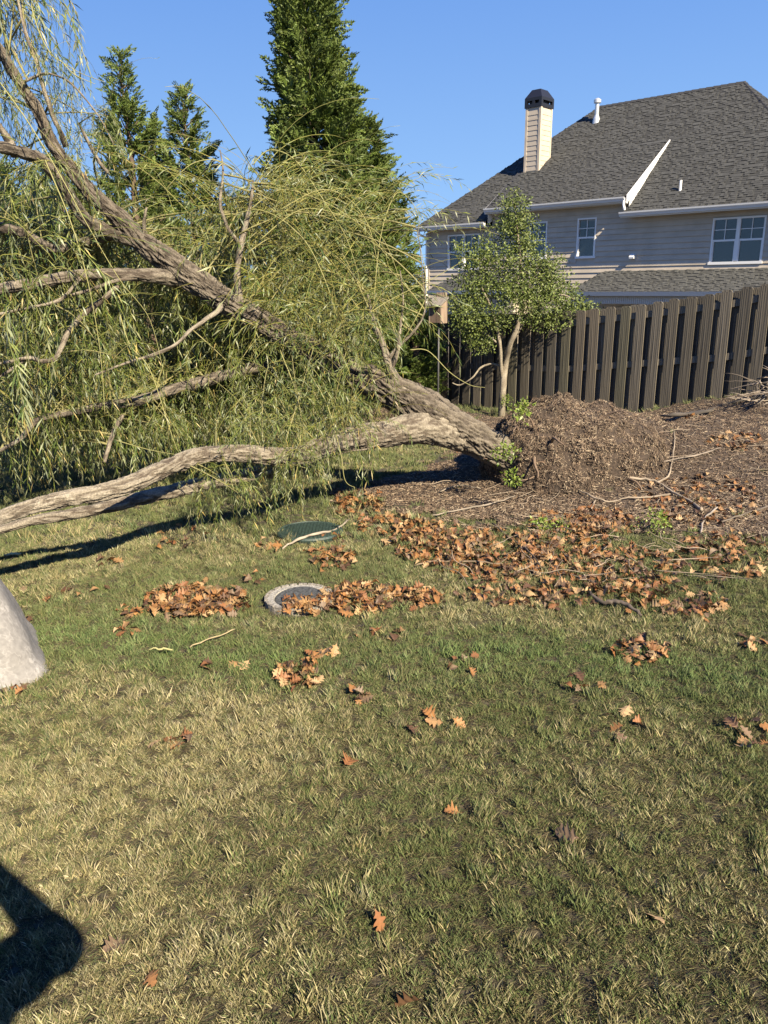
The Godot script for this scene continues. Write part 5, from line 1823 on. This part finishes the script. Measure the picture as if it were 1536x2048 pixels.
# ---------------------------------------------------------------- the person whose shadow falls into the picture
func photographer() -> void:
	var J := {"head": Vector3(0, 1.66, 0.22), "neck": Vector3(0, 1.53, 0.27), "chest": Vector3(0, 1.30, 0.29), "hip": Vector3(0, 0.95, 0.31)}
	var bones := [
		[J.head + Vector3(0, 0.06, 0), J.head - Vector3(0, 0.05, 0.01), 0.095, 0.08], [J.head, J.neck, 0.06, 0.06], [J.neck, J.chest, 0.075, 0.14], [J.chest, J.hip, 0.145, 0.135],
	]
	for s in [-1.0, 1.0]:
		var sh := Vector3(0.20 * s, 1.48, 0.20)
		var elb := Vector3(0.20 * s, 1.385, 0.025)
		var wr := Vector3(0.06 * s, 1.665, 0.04)
		var hp := Vector3(0.09 * s, 0.92, 0.31)
		var kn := Vector3(0.11 * s, 0.48, 0.30)
		var an := Vector3(0.12 * s, 0.08, 0.34)
		bones += [[J.neck + Vector3(0.05 * s, -0.08, 0), sh, 0.085, 0.07], [Vector3(0.08 * s, 1.32, 0.29), Vector3(0.08 * s, 0.98, 0.31), 0.12, 0.115], [sh, elb, 0.068, 0.055], [elb, wr, 0.055, 0.036], [wr, wr + Vector3(-0.02 * s, 0.06, -0.005), 0.032, 0.022], [hp, kn, 0.09, 0.06], [kn, an, 0.06, 0.04], [an, an + Vector3(0.02 * s, -0.04, -0.16), 0.045, 0.035]]
	var cell := 0.024
	var lo := Vector3(-0.42, -0.06, -0.12)
	var n := Vector3i(36, 80, 34)
	var field := PackedFloat32Array()
	field.resize(n.x * n.y * n.z)
	field.fill(1.0)
	for b in bones:
		var a0: Vector3 = b[0]
		var a1: Vector3 = b[1]
		var rm: float = maxf(b[2], b[3]) + 0.1
		var m0 := (a0.min(a1) - Vector3.ONE * rm - lo) / cell
		var m1 := (a0.max(a1) + Vector3.ONE * rm - lo) / cell
		var ab := a1 - a0
		for z in range(maxi(0, int(m0.z)), mini(n.z, int(m1.z) + 1)):
			for y in range(maxi(0, int(m0.y)), mini(n.y, int(m1.y) + 1)):
				for x in range(maxi(0, int(m0.x)), mini(n.x, int(m1.x) + 1)):
					var p := lo + Vector3(x, y, z) * cell
					var t := clampf((p - a0).dot(ab) / maxf(ab.length_squared(), 1e-6), 0.0, 1.0)
					var d: float = p.distance_to(a0 + ab * t) - lerpf(b[2], b[3], t)
					var i := (z * n.y + y) * n.x + x
					var k := 0.035
					var hh := maxf(k - absf(field[i] - d), 0.0) / k
					field[i] = minf(field[i], d) - hh * hh * k * 0.25
	var vid := {}
	var st := begin()
	var verts := PackedVector3Array()
	for z in n.z - 1:
		for y in n.y - 1:
			for x in n.x - 1:
				var sum := Vector3.ZERO
				var cnt := 0
				var i0 := (z * n.y + y) * n.x + x
				for e in [[0, 0, 0, 1, 0, 0], [0, 0, 0, 0, 1, 0], [0, 0, 0, 0, 0, 1], [1, 0, 0, 1, 1, 0], [1, 0, 0, 1, 0, 1], [0, 1, 0, 1, 1, 0], [0, 1, 0, 0, 1, 1], [0, 0, 1, 1, 0, 1], [0, 0, 1, 0, 1, 1], [1, 1, 0, 1, 1, 1], [1, 0, 1, 1, 1, 1], [0, 1, 1, 1, 1, 1]]:
					var fa := field[i0 + e[0] + e[1] * n.x + e[2] * n.x * n.y]
					var fb := field[i0 + e[3] + e[4] * n.x + e[5] * n.x * n.y]
					if (fa < 0.0) != (fb < 0.0):
						var t := fa / (fa - fb)
						sum += Vector3(e[0], e[1], e[2]).lerp(Vector3(e[3], e[4], e[5]), t)
						cnt += 1
				if cnt:
					vid[i0] = verts.size()
					verts.append(lo + (Vector3(x, y, z) + sum / cnt) * cell)
	for v in verts:
		st.add_vertex(v)
	for z in range(1, n.z - 1):
		for y in range(1, n.y - 1):
			for x in range(1, n.x - 1):
				var i := (z * n.y + y) * n.x + x
				for ax in [[1, n.x, n.x * n.y], [n.x, n.x * n.y, 1], [n.x * n.y, 1, n.x]]:
					var ins := field[i] < 0.0
					if ins != (field[i + ax[0]] < 0.0):
						var q := [vid.get(i), vid.get(i - ax[1]), vid.get(i - ax[1] - ax[2]), vid.get(i - ax[2])]
						if null in q: continue
						for e in ([0, 1, 2, 0, 2, 3] if ins else [0, 2, 1, 0, 3, 2]):
							st.add_index(q[e])
	var o := thing("person", "person standing behind the view with raised arms, only the shadow falls into the picture", "person", Vector3(0, 0, 0))
	build("body", st, mat("dark clothing", lin(0.06, 0.065, 0.08), 0.9), o)
	var ph := begin()
	bevel_box(ph, Vector3(-0.038, -0.075, 0.012), Vector3(0.038, 0.075, 0.020), 0.01)
	var po := build("phone", ph, mat("phone body", lin(0.02, 0.02, 0.022), 0.3), self, Transform3D(Basis(Vector3(1, 0, 0), deg_to_rad(-16.5)), EYE + Vector3(0, -0.03, 0)))
	tag(po, "dark phone held up in both hands behind the view", "phone")
